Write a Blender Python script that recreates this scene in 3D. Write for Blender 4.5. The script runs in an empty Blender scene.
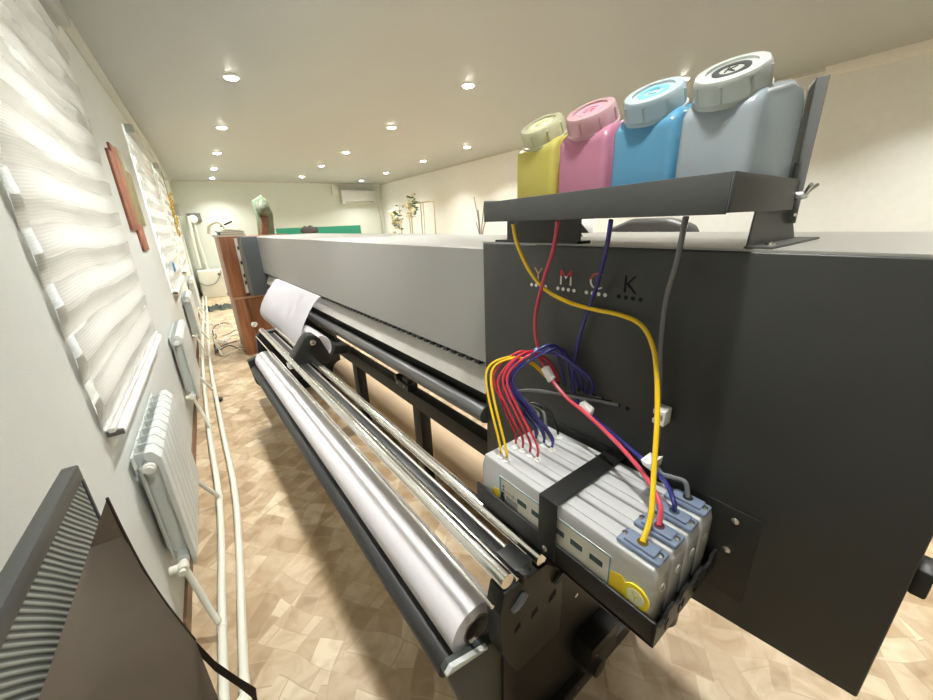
import bpy, bmesh, math, random
from mathutils import Vector, Matrix
random.seed(7)
SC = bpy.context.scene
COL = SC.collection
PI = math.pi
RA = math.radians(3.58)          # the room is turned this much against the printer (world axes follow the printer)
EYE = Vector((0, 0, 1.6))
F = 374.0

# ------------------------------------------------------------------ camera
def cam_axes():
    y, p, r = [math.radians(a) for a in (33.23 + 3.58, 19.09, -2.26)]
    f = Vector((math.sin(y) * math.cos(p), math.cos(y) * math.cos(p), -math.sin(p)))
    rt = Vector((math.cos(y), -math.sin(y), 0)); up = rt.cross(f)
    return (math.cos(r) * rt + math.sin(r) * up, -math.sin(r) * rt + math.cos(r) * up, -f)
AX = cam_axes()
cd = bpy.data.cameras.new('camera'); cam = bpy.data.objects.new('camera', cd); COL.objects.link(cam)
m = Matrix((AX[0], AX[1], AX[2])).transposed().to_4x4(); m.translation = EYE
cam.matrix_world = m
cd.sensor_width = 36; cd.lens = 36 * F / 933; cd.clip_start = 0.02; cd.clip_end = 200
SC.camera = cam
def U(px, py, ax, v):
    """a measured pixel taken to a point on the plane axis=v (printer axes)"""
    d = AX[0] * (px - 466.5) + AX[1] * (350 - py) - AX[2] * F
    i = 'xyz'.index(ax); t = (v - EYE[i]) / d[i]
    return EYE + d * t
cR, sR = math.cos(RA), math.sin(RA)
def UR(px, py, ax, v):
    """the same in room axes"""
    d = AX[0] * (px - 466.5) + AX[1] * (350 - py) - AX[2] * F
    d = Vector((cR * d.x - sR * d.y, sR * d.x + cR * d.y, d.z))
    i = 'xyz'.index(ax); t = (v - EYE[i]) / d[i]
    return EYE + d * t
def room2w(p): return Vector((cR * p[0] + sR * p[1], -sR * p[0] + cR * p[1], p[2]))

# ------------------------------------------------------------------ materials
MATS = {}
def mat(name, col, rough=.5, metal=0., var=.06, scale=8., bump=0., spec=.5, emit=None, estr=0, alpha=1., trans=0., coat=0., transl=0.):
    if name in MATS: return MATS[name]
    mt = bpy.data.materials.new(name); mt.use_nodes = True; MATS[name] = mt
    nt = mt.node_tree; b = nt.nodes['Principled BSDF']; N = nt.nodes.new; L = nt.links.new
    tc = N('ShaderNodeTexCoord'); no = N('ShaderNodeTexNoise'); no.inputs['Scale'].default_value = scale
    no.inputs['Detail'].default_value = 4
    L(tc.outputs['Object'], no.inputs['Vector'])
    mx = N('ShaderNodeMix'); mx.data_type = 'RGBA'
    c = Vector(col)
    mx.inputs['A'].default_value = (*[max(0, x * (1 - var)) for x in c], 1)
    mx.inputs['B'].default_value = (*[min(1, x * (1 + var)) for x in c], 1)
    L(no.outputs['Fac'], mx.inputs['Factor']); L(mx.outputs['Result'], b.inputs['Base Color'])
    b.inputs['Roughness'].default_value = rough; b.inputs['Metallic'].default_value = metal
    b.inputs['Specular IOR Level'].default_value = spec
    b.inputs['Coat Weight'].default_value = coat
    b.inputs['Alpha'].default_value = alpha
    b.inputs['Transmission Weight'].default_value = trans
    if emit: b.inputs['Emission Color'].default_value = (*emit, 1); b.inputs['Emission Strength'].default_value = estr
    if bump:
        n2 = N('ShaderNodeTexNoise'); n2.inputs['Scale'].default_value = scale * 25; L(tc.outputs['Object'], n2.inputs['Vector'])
        bp = N('ShaderNodeBump'); bp.inputs['Strength'].default_value = bump; bp.inputs['Distance'].default_value = .002
        L(n2.outputs['Fac'], bp.inputs['Height']); L(bp.outputs['Normal'], b.inputs['Normal'])
    if transl:
        tr = N('ShaderNodeBsdfTranslucent'); L(mx.outputs['Result'], tr.inputs['Color'])
        ms = N('ShaderNodeMixShader'); ms.inputs['Fac'].default_value = transl
        out = nt.nodes['Material Output']
        L(b.outputs[0], ms.inputs[1]); L(tr.outputs[0], ms.inputs[2]); L(ms.outputs[0], out.inputs['Surface'])
    return mt
def see_through(name, col, tint, mixf, transl=.5, rough=.3, scale=6):
    """milky plastic: part clear, part scattering, with a soft gloss"""
    if name in MATS: return MATS[name]
    mt = bpy.data.materials.new(name); mt.use_nodes = True; MATS[name] = mt
    nt = mt.node_tree; nt.nodes.remove(nt.nodes['Principled BSDF']); N = nt.nodes.new; L = nt.links.new
    out = nt.nodes['Material Output']
    tc = N('ShaderNodeTexCoord'); no = N('ShaderNodeTexNoise'); no.inputs['Scale'].default_value = scale
    L(tc.outputs['Object'], no.inputs['Vector'])
    mx = N('ShaderNodeMix'); mx.data_type = 'RGBA'
    mx.inputs['A'].default_value = (*[x * .94 for x in col], 1); mx.inputs['B'].default_value = (*[min(1, x * 1.05) for x in col], 1)
    L(no.outputs['Fac'], mx.inputs['Factor'])
    df = N('ShaderNodeBsdfDiffuse'); tl = N('ShaderNodeBsdfTranslucent'); tp = N('ShaderNodeBsdfTransparent'); gl = N('ShaderNodeBsdfGlossy')
    L(mx.outputs['Result'], df.inputs['Color']); L(mx.outputs['Result'], tl.inputs['Color'])
    tp.inputs['Color'].default_value = (*tint, 1); gl.inputs['Roughness'].default_value = rough
    a = N('ShaderNodeMixShader'); a.inputs[0].default_value = transl; L(df.outputs[0], a.inputs[1]); L(tl.outputs[0], a.inputs[2])
    c = N('ShaderNodeMixShader'); c.inputs[0].default_value = mixf; L(a.outputs[0], c.inputs[1]); L(tp.outputs[0], c.inputs[2])
    fr = N('ShaderNodeFresnel'); fr.inputs['IOR'].default_value = 1.4
    d = N('ShaderNodeMixShader'); L(fr.outputs[0], d.inputs[0]); L(c.outputs[0], d.inputs[1]); L(gl.outputs[0], d.inputs[2])
    L(d.outputs[0], out.inputs['Surface'])
    return mt

def black(n='black_powder_coat'): return mat(n, (.012, .013, .012), .42, var=.15, scale=20, bump=.15)
M_black = black()
M_shelf = mat('dark_grey_powder_coat', (.075, .08, .078), .45, var=.1, scale=20, bump=.15)
M_cover = mat('sheen_grey_painted_steel', (.34, .335, .315), .36, var=.05, scale=3, bump=.08)  # grey base raised to stand in for sheen from the windows
M_house = mat('charcoal_painted_steel', (.034, .036, .034), .40, var=.12, scale=5, bump=.1)
M_house2 = mat('blue_grey_painted_steel', (.075, .085, .09), .42, var=.08, scale=5)
M_top = mat('light_grey_painted_steel', (.34, .34, .315), .3, var=.05, scale=4)
M_alu = mat('brushed_aluminium', (.72, .70, .66), .36, 1., var=.05, scale=30)
M_chrome = mat('polished_chrome', (.95, .94, .90), .16, 1., var=.02)
M_screw = mat('zinc_screw', (.75, .74, .7), .25, 1., var=.04)
M_darktube = mat('dark_anodised_tube', (.15, .15, .15), .30, .6, var=.1)
M_roller = mat('black_rubber_roller', (.035, .036, .037), .42, var=.15)
M_paper = mat('white_media_paper', (.84, .82, .85), .75, var=.02, scale=3)
M_card = mat('cardboard_core', (.30, .26, .21), .8, var=.15, scale=30)
M_whiteplastic = mat('white_plastic', (.85, .85, .82), .35, var=.03)
M_whitemetal = mat('white_enamel', (.70, .74, .72), .3, var=.03)
M_pipe = mat('cream_polypropylene_pipe', (.80, .79, .69), .4, var=.04)
M_tan = mat('tan_kraft_roll', (.66, .49, .31), .55, var=.1, scale=4)
M_wood = None
def tube_mat(n, c): return mat(n, c, .25, var=.05, coat=.4)
T_Y = tube_mat('yellow_ink_tube', (.85, .56, .01)); T_M = tube_mat('red_ink_tube', (.62, .03, .06))
T_C = tube_mat('blue_ink_tube', (.03, .03, .19)); T_K = tube_mat('black_ink_tube', (.012, .013, .015))
T_clear = mat('smoky_clear_tube', (.16, .17, .18), .12, var=.1, coat=.5)
T_clear2 = mat('pale_smoky_tube', (.17, .18, .18), .12, var=.15, coat=.6)
T_pink = mat('pink_red_tube', (.62, .07, .11), .25, var=.05, coat=.4)

def node_mat(name, build, rough=.6):
    mt = bpy.data.materials.new(name); mt.use_nodes = True; MATS[name] = mt
    nt = mt.node_tree; b = nt.nodes['Principled BSDF']; b.inputs['Roughness'].default_value = rough
    build(nt, b, nt.nodes.new, nt.links.new)
    return mt
def ramp(N, pts, const=False):
    r = N('ShaderNodeValToRGB'); e = r.color_ramp.elements
    while len(e) < len(pts): e.new(.5)
    for i, (p, c) in enumerate(pts): e[i].position = p; e[i].color = (*c, 1)
    if const: r.color_ramp.interpolation = 'CONSTANT'
    return r
def b_floor(nt, b, N, L):
    tc = N('ShaderNodeTexCoord'); mp = N('ShaderNodeMapping'); mp.inputs['Rotation'].default_value = (0, 0, .95)
    L(tc.outputs['Object'], mp.inputs['Vector'])
    nz = N('ShaderNodeTexNoise'); nz.inputs['Scale'].default_value = 2.6; nz.inputs['Detail'].default_value = 1
    L(mp.outputs[0], nz.inputs['Vector'])
    ad = N('ShaderNodeVectorMath'); ad.operation = 'MULTIPLY_ADD'; ad.inputs[1].default_value = (.16, .16, 0)
    L(nz.outputs['Color'], ad.inputs[0]); L(mp.outputs[0], ad.inputs[2])
    # two sets of parquet strips laid across each other in a chequer
    def strips(rot):
        m2 = N('ShaderNodeMapping'); m2.inputs['Rotation'].default_value = (0, 0, rot); L(ad.outputs[0], m2.inputs['Vector'])
        br = N('ShaderNodeTexBrick'); br.inputs['Scale'].default_value = 1; br.inputs['Brick Width'].default_value = .20; br.inputs['Row Height'].default_value = .095
        br.inputs['Mortar Size'].default_value = .0035; br.inputs['Mortar Smooth'].default_value = .5; br.inputs['Color1'].default_value = (0, 0, 0, 1); br.inputs['Color2'].default_value = (1, 1, 1, 1); br.inputs['Mortar'].default_value = (.5, .5, .5, 1)
        L(m2.outputs[0], br.inputs['Vector']); return br
    A, Bk = strips(0), strips(1.25)
    ck = N('ShaderNodeTexChecker'); ck.inputs['Scale'].default_value = 1 / .19; ck.inputs['Color1'].default_value = (0, 0, 0, 1); ck.inputs['Color2'].default_value = (1, 1, 1, 1)
    L(ad.outputs[0], ck.inputs['Vector'])
    mx = N('ShaderNodeMix'); mx.data_type = 'RGBA'; L(ck.outputs['Fac'], mx.inputs['Factor']); L(A.outputs['Color'], mx.inputs['A']); L(Bk.outputs['Color'], mx.inputs['B'])
    mf = N('ShaderNodeMix'); mf.data_type = 'RGBA'; L(ck.outputs['Fac'], mf.inputs['Factor']); L(A.outputs['Fac'], mf.inputs['A']); L(Bk.outputs['Fac'], mf.inputs['B'])
    rp = ramp(N, [(0, (.44, .32, .19)), (.35, (.54, .41, .26)), (.7, (.62, .49, .33)), (1, (.72, .61, .43))]); L(mx.outputs['Result'], rp.inputs[0])
    n2 = N('ShaderNodeTexNoise'); n2.inputs['Scale'].default_value = 9; n2.inputs['Detail'].default_value = 7; n2.inputs['Distortion'].default_value = 1.2
    L(mp.outputs[0], n2.inputs['Vector'])
    r2 = ramp(N, [(.32, (.74, .66, .56)), (.62, (1, 1, 1))]); L(n2.outputs['Fac'], r2.inputs[0])
    mu = N('ShaderNodeMix'); mu.data_type = 'RGBA'; mu.blend_type = 'MULTIPLY'; mu.inputs['Factor'].default_value = .9
    L(rp.outputs[0], mu.inputs['A']); L(r2.outputs[0], mu.inputs['B'])
    m2 = N('ShaderNodeMix'); m2.data_type = 'RGBA'; m2.inputs['B'].default_value = (.46, .34, .21, 1)
    ff = N('ShaderNodeMath'); ff.operation = 'MULTIPLY'; ff.inputs[1].default_value = .55; L(mf.outputs['Result'], ff.inputs[0]); L(ff.outputs[0], m2.inputs['Factor'])
    L(mu.outputs['Result'], m2.inputs['A']); L(m2.outputs['Result'], b.inputs['Base Color'])
    bp = N('ShaderNodeBump'); bp.inputs['Strength'].default_value = .15; L(n2.outputs['Fac'], bp.inputs['Height']); L(bp.outputs[0], b.inputs['Normal'])
M_floor = node_mat('parquet_patterned_linoleum', b_floor, .45)
def b_wood(nt, b, N, L):
    tc = N('ShaderNodeTexCoord'); mp = N('ShaderNodeMapping'); mp.inputs['Scale'].default_value = (9, 9, .7)
    L(tc.outputs['Object'], mp.inputs['Vector'])
    n = N('ShaderNodeTexNoise'); n.inputs['Scale'].default_value = 3; n.inputs['Detail'].default_value = 8; L(mp.outputs[0], n.inputs['Vector'])
    r = ramp(N, [(.3, (.20, .075, .03)), (.6, (.33, .14, .06)), (.8, (.42, .2, .1))]); L(n.outputs['Fac'], r.inputs[0]); L(r.outputs[0], b.inputs['Base Color'])
M_wood = node_mat('reddish_brown_wood', b_wood, .4)
M_wall = mat('white_wallpaper_wall', (.73, .75, .71), .75, var=.03, scale=14, bump=.5)
M_wallR = mat('cream_textured_wallpaper', (.76, .77, .72), .75, var=.05, scale=18, bump=.6)
M_wallF = mat('pale_green_wall', (.64, .68, .61), .75, var=.02, scale=5, bump=.3)
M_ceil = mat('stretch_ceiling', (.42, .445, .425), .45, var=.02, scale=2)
M_mould = mat('cornice_paint', (.50, .51, .45), .5, var=.04)
M_brownstrip = mat('brown_skirting', (.22, .12, .06), .5, var=.2)
def make_blind_mat(name, shift, col, trn):
    def bb(nt, b, N, L):
        tc = N('ShaderNodeTexCoord'); sx = N('ShaderNodeSeparateXYZ'); L(tc.outputs['UV'], sx.inputs[0])
        ad = N('ShaderNodeMath'); ad.operation = 'ADD'; ad.inputs[1].default_value = shift; L(sx.outputs[1], ad.inputs[0])
        fr = N('ShaderNodeMath'); fr.operation = 'FRACT'; L(ad.outputs[0], fr.inputs[0])
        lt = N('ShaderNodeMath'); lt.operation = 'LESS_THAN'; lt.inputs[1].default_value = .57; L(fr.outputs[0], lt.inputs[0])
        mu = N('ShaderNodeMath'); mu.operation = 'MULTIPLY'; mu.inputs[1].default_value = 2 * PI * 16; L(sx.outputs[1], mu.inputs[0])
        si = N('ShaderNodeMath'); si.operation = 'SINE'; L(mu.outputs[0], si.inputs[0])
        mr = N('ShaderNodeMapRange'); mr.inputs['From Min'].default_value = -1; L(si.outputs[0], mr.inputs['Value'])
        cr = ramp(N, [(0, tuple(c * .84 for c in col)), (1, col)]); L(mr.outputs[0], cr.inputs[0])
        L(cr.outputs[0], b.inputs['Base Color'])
        tl = N('ShaderNodeBsdfTranslucent'); L(cr.outputs[0], tl.inputs['Color'])
        m1 = N('ShaderNodeMixShader'); m1.inputs[0].default_value = trn; L(b.outputs[0], m1.inputs[1]); L(tl.outputs[0], m1.inputs[2])
        tp = N('ShaderNodeBsdfTransparent'); m2 = N('ShaderNodeMixShader'); m2.inputs[0].default_value = .55; L(m1.outputs[0], m2.inputs[1]); L(tp.outputs[0], m2.inputs[2])
        m3 = N('ShaderNodeMixShader'); L(lt.outputs[0], m3.inputs[0]); L(m2.outputs[0], m3.inputs[1]); L(m1.outputs[0], m3.inputs[2])
        L(m3.outputs[0], nt.nodes['Material Output'].inputs['Surface'])
    return node_mat(name, bb, .8)
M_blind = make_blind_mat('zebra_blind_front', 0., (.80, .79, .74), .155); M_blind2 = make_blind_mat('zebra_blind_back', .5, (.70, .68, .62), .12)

# ------------------------------------------------------------------ mesh helpers
ORG = {}      # root object -> (origin, is_room)
def box(bm, a, b, bev=0.):
    r = bmesh.ops.create_cube(bm, size=1)
    c = [(a[i] + b[i]) / 2 for i in range(3)]; s = [abs(b[i] - a[i]) for i in range(3)]
    for v in r['verts']: v.co = Vector([c[i] + v.co[i] * s[i] for i in range(3)])
    if bev:
        es = list({e for v in r['verts'] for e in v.link_edges})
        bmesh.ops.bevel(bm, geom=es, offset=bev, segments=2, affect='EDGES', profile=.5)
    return bm
def prism(bm, pts, ax, a, b, bev=0.):
    """polygon in the two axes other than ax, extruded from a to b"""
    def P(u, w, t): return {'x': (t, u, w), 'y': (u, t, w), 'z': (u, w, t)}[ax]
    A = [bm.verts.new(P(u, w, a)) for u, w in pts]; B = [bm.verts.new(P(u, w, b)) for u, w in pts]
    n = len(pts); fs = [bm.faces.new(A), bm.faces.new(B[::-1])]
    for i in range(n): fs.append(bm.faces.new((A[i], B[i], B[(i + 1) % n], A[(i + 1) % n])))
    bmesh.ops.recalc_face_normals(bm, faces=fs)
    if bev:
        es = list({e for f in fs for e in f.edges})
        bmesh.ops.bevel(bm, geom=es, offset=bev, segments=3, affect='EDGES', profile=.5)
    return bm
def rings(bm, rs, closed=False, cap=True):
    V = [[bm.verts.new(p) for p in r] for r in rs]; n = len(V[0]); fs = []
    for i in range(len(V) - (0 if closed else 1)):
        A, B = V[i], V[(i + 1) % len(V)]
        for k in range(n): fs.append(bm.faces.new((A[k], A[(k + 1) % n], B[(k + 1) % n], B[k])))
    if cap and not closed: fs.append(bm.faces.new(V[0][::-1])); fs.append(bm.faces.new(V[-1]))
    for f in fs: f.smooth = True
    if cap and not closed: fs[-1].smooth = fs[-2].smooth = False
    bmesh.ops.recalc_face_normals(bm, faces=fs)
    return bm
def frame_of(d):
    d = d.normalized(); a = Vector((0, 0, 1)) if abs(d.z) < .9 else Vector((1, 0, 0))
    u = d.cross(a).normalized(); return u, d.cross(u).normalized()
def cyl(bm, p, q, r, r2=None, n=20, cap=True):
    p, q = Vector(p), Vector(q); u, w = frame_of(q - p); r2 = r if r2 is None else r2
    return rings(bm, [[c + (u * math.cos(t) + w * math.sin(t)) * rr for t in [2 * PI * k / n for k in range(n)]] for c, rr in ((p, r), (q, r2))], cap=cap)
def lathe(bm, org, axis, prof, n=32, closed=False):
    """prof = (radius, distance along the axis)"""
    org = Vector(org); ax = Vector(axis).normalized(); u, w = frame_of(ax)
    return rings(bm, [[org + ax * h + (u * math.cos(t) + w * math.sin(t)) * max(r, 1e-4) for t in [2 * PI * k / n for k in range(n)]] for r, h in prof], closed=closed, cap=not closed)
def spline(pts, seg=8):
    P = [Vector(p) for p in pts]; P = [2 * P[0] - P[1]] + P + [2 * P[-1] - P[-2]]; out = []
    for i in range(1, len(P) - 2):
        for k in range(seg):
            t = k / seg; a, b, c, d = P[i - 1:i + 3]
            out.append(.5 * ((2 * b) + (c - a) * t + (2 * a - 5 * b + 4 * c - d) * t * t + (3 * b - a - 3 * c + d) * t ** 3))
    out.append(P[-2]); return out
def tube(bm, pts, r, n=10, seg=8, smooth=True):
    C = spline(pts, seg) if smooth else [Vector(p) for p in pts]
    u = None; R = []
    for i, c in enumerate(C):
        d = (C[min(i + 1, len(C) - 1)] - C[max(i - 1, 0)]).normalized()
        if u is None: u, w = frame_of(d)
        else: u = (u - d * u.dot(d)).normalized(); w = d.cross(u)
        R.append([c + (u * math.cos(t) + w * math.sin(t)) * r for t in [2 * PI * k / n for k in range(n)]])
    return rings(bm, R)
def sheet(bm, prof_a, prof_b, n=6, thick=.0015):
    """a thin sheet between two matching 3D polylines"""
    G = [[Vector(a).lerp(Vector(b), t / n) for t in range(n + 1)] for a, b in zip(prof_a, prof_b)]
    V = [[bm.verts.new(p) for p in row] for row in G]; fs = []
    for i in range(len(V) - 1):
        for k in range(n):
            f = bm.faces.new((V[i][k], V[i][k + 1], V[i + 1][k + 1], V[i + 1][k])); f.smooth = True; fs.append(f)
    bmesh.ops.solidify(bm, geom=fs, thickness=thick)
    return bm
def B(): return bmesh.new()
def text_bm(s, size):
    cu = bpy.data.curves.new('t', 'FONT'); cu.body = s; cu.size = size; cu.align_x = 'CENTER'; cu.extrude = .0006; cu.offset = -.0006
    ob = bpy.data.objects.new('t', cu); COL.objects.link(ob); dg = bpy.context.evaluated_depsgraph_get(); dg.update()
    me = bpy.data.meshes.new_from_object(ob.evaluated_get(dg)); bm = B(); bm.from_mesh(me)
    bpy.data.objects.remove(ob); bpy.data.curves.remove(cu); bpy.data.meshes.remove(me); return bm
def wall_text(s, size, c, faceneg='x'):
    bm = text_bm(s, size)
    for v in bm.verts: v.co = Vector((c[0] - v.co.z, c[1] - v.co.x, c[2] + v.co.y))
    return bm
def link(name, bm, mt, org, parent=None, room=False, smooth=False):
    me = bpy.data.meshes.new(name)
    for v in bm.verts: v.co -= Vector(org)
    bm.to_mesh(me); bm.free(); me.materials.append(mt)
    if smooth:
        for p in me.polygons: p.use_smooth = True
    me.set_sharp_from_angle(angle=math.radians(38))
    o = bpy.data.objects.new(name, me); COL.objects.link(o)
    if parent: o.parent = parent
    else:
        o.location = room2w(org) if room else Vector(org)
        if room: o.rotation_euler = (0, 0, -RA)
        ORG[o.name] = (Vector(org), room)
    return o
def root_of(o):
    while o.parent: o = o.parent
    return o
def thing(name, label, cat, org, room=False, group=None):
    o = bpy.data.objects.new(name, None); COL.objects.link(o); o.empty_display_size = .05
    o.location = room2w(org) if room else Vector(org)
    if room: o.rotation_euler = (0, 0, -RA)
    ORG[o.name] = (Vector(org), room)
    o['label'] = label; o['category'] = cat
    if group: o['group'] = group
    return o
def part(name, bm, mt, parent, label=None, smooth=False):
    o = link(name, bm, mt, ORG[root_of(parent).name][0], parent, smooth=smooth)
    if label: o['label'] = label
    return o
def single(name, bm, mt, org, label, cat, room=False, group=None, smooth=False):
    o = link(name, bm, mt, org, None, room, smooth); o['label'] = label; o['category'] = cat
    if group: o['group'] = group
    return o
def struct(name, bm, mt, parent=None):
    o = link(name, bm, mt, (0, 0, 0) if not parent else (0, 0, 0), parent, room=parent is None)
    if not parent: o['kind'] = 'structure'
    return o
def dup(root, loc, label=None, group=None):
    r = root.copy(); COL.objects.link(r); r.location = loc
    ORG[r.name] = ORG[root.name]
    if label: r['label'] = label
    if group: r['group'] = group
    for ch in list(root.children):
        c = ch.copy(); COL.objects.link(c); c.parent = r
        for g in list(ch.children):
            d = g.copy(); COL.objects.link(d); d.parent = c
    return r

# ================================================================== THE ROOM (room axes)
WL, WR, YN, YF, ZC = -.41, 4.85, -2.6, 11.9, 2.75
struct('floor', box(B(), (WL - .2, YN - .2, -.1), (WR + .2, YF + .2, 0)), M_floor)
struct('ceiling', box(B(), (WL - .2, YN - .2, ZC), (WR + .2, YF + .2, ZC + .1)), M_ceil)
WINS = [(-1.2, .2), (1.58, 2.98), (5.02, 6.95), (7.55, 9.3)]; Z0, Z1 = .97, 2.58
bm = B(); ys = [YN - .2] + [v for w in WINS for v in w] + [YF + .2]
for i in range(0, len(ys), 2): box(bm, (WL - .2, ys[i], 0), (WL, ys[i + 1], ZC))
for a, b_ in WINS: box(bm, (WL - .2, a, 0), (WL, b_, Z0)); box(bm, (WL - .2, a, Z1), (WL, b_, ZC))
struct('wall_left', bm, M_wall)
struct('wall_right', box(B(), (WR, YN - .2, 0), (WR + .2, YF + .2, ZC)), M_wallR)
struct('wall_far', box(B(), (WL, YF, 0), (WR, YF + .2, ZC)), M_wallF)
struct('wall_near', box(B(), (WL, YN - .2, 0), (WR, YN, ZC)), M_wall)
struct('baseboard_left', box(B(), (WL, YN, 0), (WL + .012, YF, .075)), M_brownstrip)
bm = B(); prism(bm, [(WL, ZC), (WL, ZC - .05), (WL + .012, ZC - .05), (WL + .03, ZC - .028), (WL + .05, ZC - .012), (WL + .05, ZC)], 'y', YN, YF); struct('trim_1', bm, M_mould)
bm = B(); prism(bm, [(WR, ZC), (WR, ZC - .085), (WR - .03, ZC - .085), (WR - .035, ZC - .05), (WR - .035, ZC)], 'y', YN, 1.45); struct('trim_2', bm, mat('white_cornice_box', (.8, .78, .7), .5))
bm = B(); box(bm, (WR - .012, 1.45, ZC - .025), (WR, YF, ZC)); struct('trim_3', bm, mat('cornice_bead', (.55, .54, .47), .5))
bm = B(); box(bm, (WL + .05, YF - .015, ZC - .04), (WR - .012, YF, ZC)); struct('trim_4', bm, mat('cornice_bead_far', (.7, .7, .62), .5))
M_glass = see_through('window_glass', (.9, .95, .95), (.97, .98, .98), .95, rough=.05)
for i, (a, b_) in enumerate(WINS):
    bm = B()
    for (p, q) in (((WL - .17, a, Z0), (WL - .11, a + .06, Z1)), ((WL - .17, b_ - .06, Z0), (WL - .11, b_, Z1)), ((WL - .17, a, Z0), (WL - .11, b_, Z0 + .06)), ((WL - .17, a, Z1 - .06), (WL - .11, b_, Z1)), ((WL - .17, (a + b_) / 2 - .03, Z0), (WL - .11, (a + b_) / 2 + .03, Z1))): box(bm, p, q)
    w = struct('window_%d' % (i + 1), bm, M_whiteplastic)
    part('pane', box(B(), (WL - .145, a + .05, Z0 + .05), (WL - .138, b_ - .05, Z1 - .05)), M_glass, w)
    part('window_sill', box(B(), (WL - .11, a + .005, Z0), (WL - .002, b_ - .005, Z0 + .014)), M_whiteplastic, w)

# zebra roller blinds: hanging fabric of dense and sheer bands that sag between the ends
def blind(a, b_, label, zt=2.60, zb=1.0, x=WL + .03, period=.155, amp=1.):
    t = thing('roller_blind', label, 'blind', (x, (a + b_) / 2, zb), True, )
    for li, (xo, mm, nm) in enumerate(((0, M_blind, 'front_fabric'), (-.022, M_blind2, 'back_fabric'))):
        ny, nz = 44, 110; bm = B(); uvl = bm.loops.layers.uv.new('UV'); G = []
        for j in range(nz + 1):
            row = []
            for i in range(ny + 1):
                s = i / ny; y = a + (b_ - a) * s; z = zb + (zt - zb) * j / nz; h = (z - zb) / (zt - zb)
                wave = amp * (.3 + h) * (.010 * math.sin(s * 8.5 + z * 1.5 + li * .3) + .005 * math.sin(s * 15 + z * 5))
                xx = x + xo + .003 * math.cos(2 * PI * z / period)
                row.append((bm.verts.new((xx, y, z)), (s, (z + wave) / period)))
            G.append(row)
        for j in range(nz):
            for i in range(ny):
                q = (G[j][i], G[j][i + 1], G[j + 1][i + 1], G[j + 1][i])
                f = bm.faces.new([v[0] for v in q]); f.smooth = True
                for lp, v in zip(f.loops, q): lp[uvl].uv = v[1]
        part(nm, bm, mm, t)
    part('headrail', box(B(), (x - .02, a - .02, zt - .005), (x + .05, b_ + .02, zt + .075), .012), mat('grey_headrail', (.42, .44, .40), .4), t)
    part('bottom_rail', box(B(), (x - .012, a - .005, zb - .012), (x + .006, b_ + .005, zb + .006), .004), M_whiteplastic, t); part('bottom_cassette', prism(B(), [(x - .028, zb - .035), (x + .022, zb - .035), (x + .022, zb - .024), (x + .010, zb - .012), (x - .028, zb - .012)], 'y', a + .03, b_), M_whiteplastic, t)
    bm = B(); box(bm, (x - .024, a + .02, zb - .034), (x + .020, a + .03, zb - .016)); part('rail_end_cap', bm, mat('dark_end_cap', (.15, .15, .14), .5), t)
    return t
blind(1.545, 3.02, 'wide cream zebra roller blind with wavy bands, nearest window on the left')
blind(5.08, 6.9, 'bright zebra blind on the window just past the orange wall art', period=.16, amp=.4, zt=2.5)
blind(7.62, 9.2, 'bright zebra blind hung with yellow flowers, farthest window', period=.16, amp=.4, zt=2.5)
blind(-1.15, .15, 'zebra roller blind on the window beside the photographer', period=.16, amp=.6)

# recessed ceiling spotlights
xs = (.45, 2.26, 3.93)
rows = {0: [.3, 2.1, 3.95, 5.78, 7.6, 9.48, 11.15], 1: [-.2, 1.5, 3.25, 4.98, 6.88, 8.5, 10.4], 2: [.4, 2.22, 3.95, 5.74, 7.3, 9.2, 10.95]}
M_lamp = mat('lit_lamp', (1, 1, .95), .5, emit=(1, .97, .86), estr=60)
M_ring = mat('lamp_ring', (.85, .85, .82), .3)
proto = None; names = ('left row beside the windows', 'middle row over the printer', 'right row along the cream wall')
ords = ('nearest', 'second', 'third', 'fourth', 'fifth', 'sixth', 'farthest')
for ri in range(3):
    for k, y in enumerate(rows[ri]):
        lab = '%s recessed spotlight of the %s' % (ords[k], names[ri])
        if proto is None:
            t = thing('ceiling_spotlight', lab, 'ceiling light', (xs[ri], y, ZC), True, 'recessed spotlights in the ceiling')
            part('ring', lathe(B(), (xs[ri], y, ZC - .0), (0, 0, -1), [(.066, 0), (.064, .006), (.054, .010), (.048, .004), (.048, 0)]), M_ring, t)
            part('lamp', lathe(B(), (xs[ri], y, ZC - .001), (0, 0, -1), [(.048, 0), (.044, .012), (.02, .017), (.001, .018)]), M_lamp, t)
            proto = t; t0 = t
        else: t = dup(proto, room2w((xs[ri], y, ZC)), lab)
        ld = bpy.data.lights.new('spot_glow', 'AREA'); ld.shape = 'DISK'; ld.size = .09; ld.energy = 6.6; ld.color = (1, .99, .955); ld.spread = math.radians(122)
        lo = bpy.data.objects.new('spot_glow', ld); COL.objects.link(lo); lo.parent = t; lo.location = (0, 0, -.024)

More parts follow.
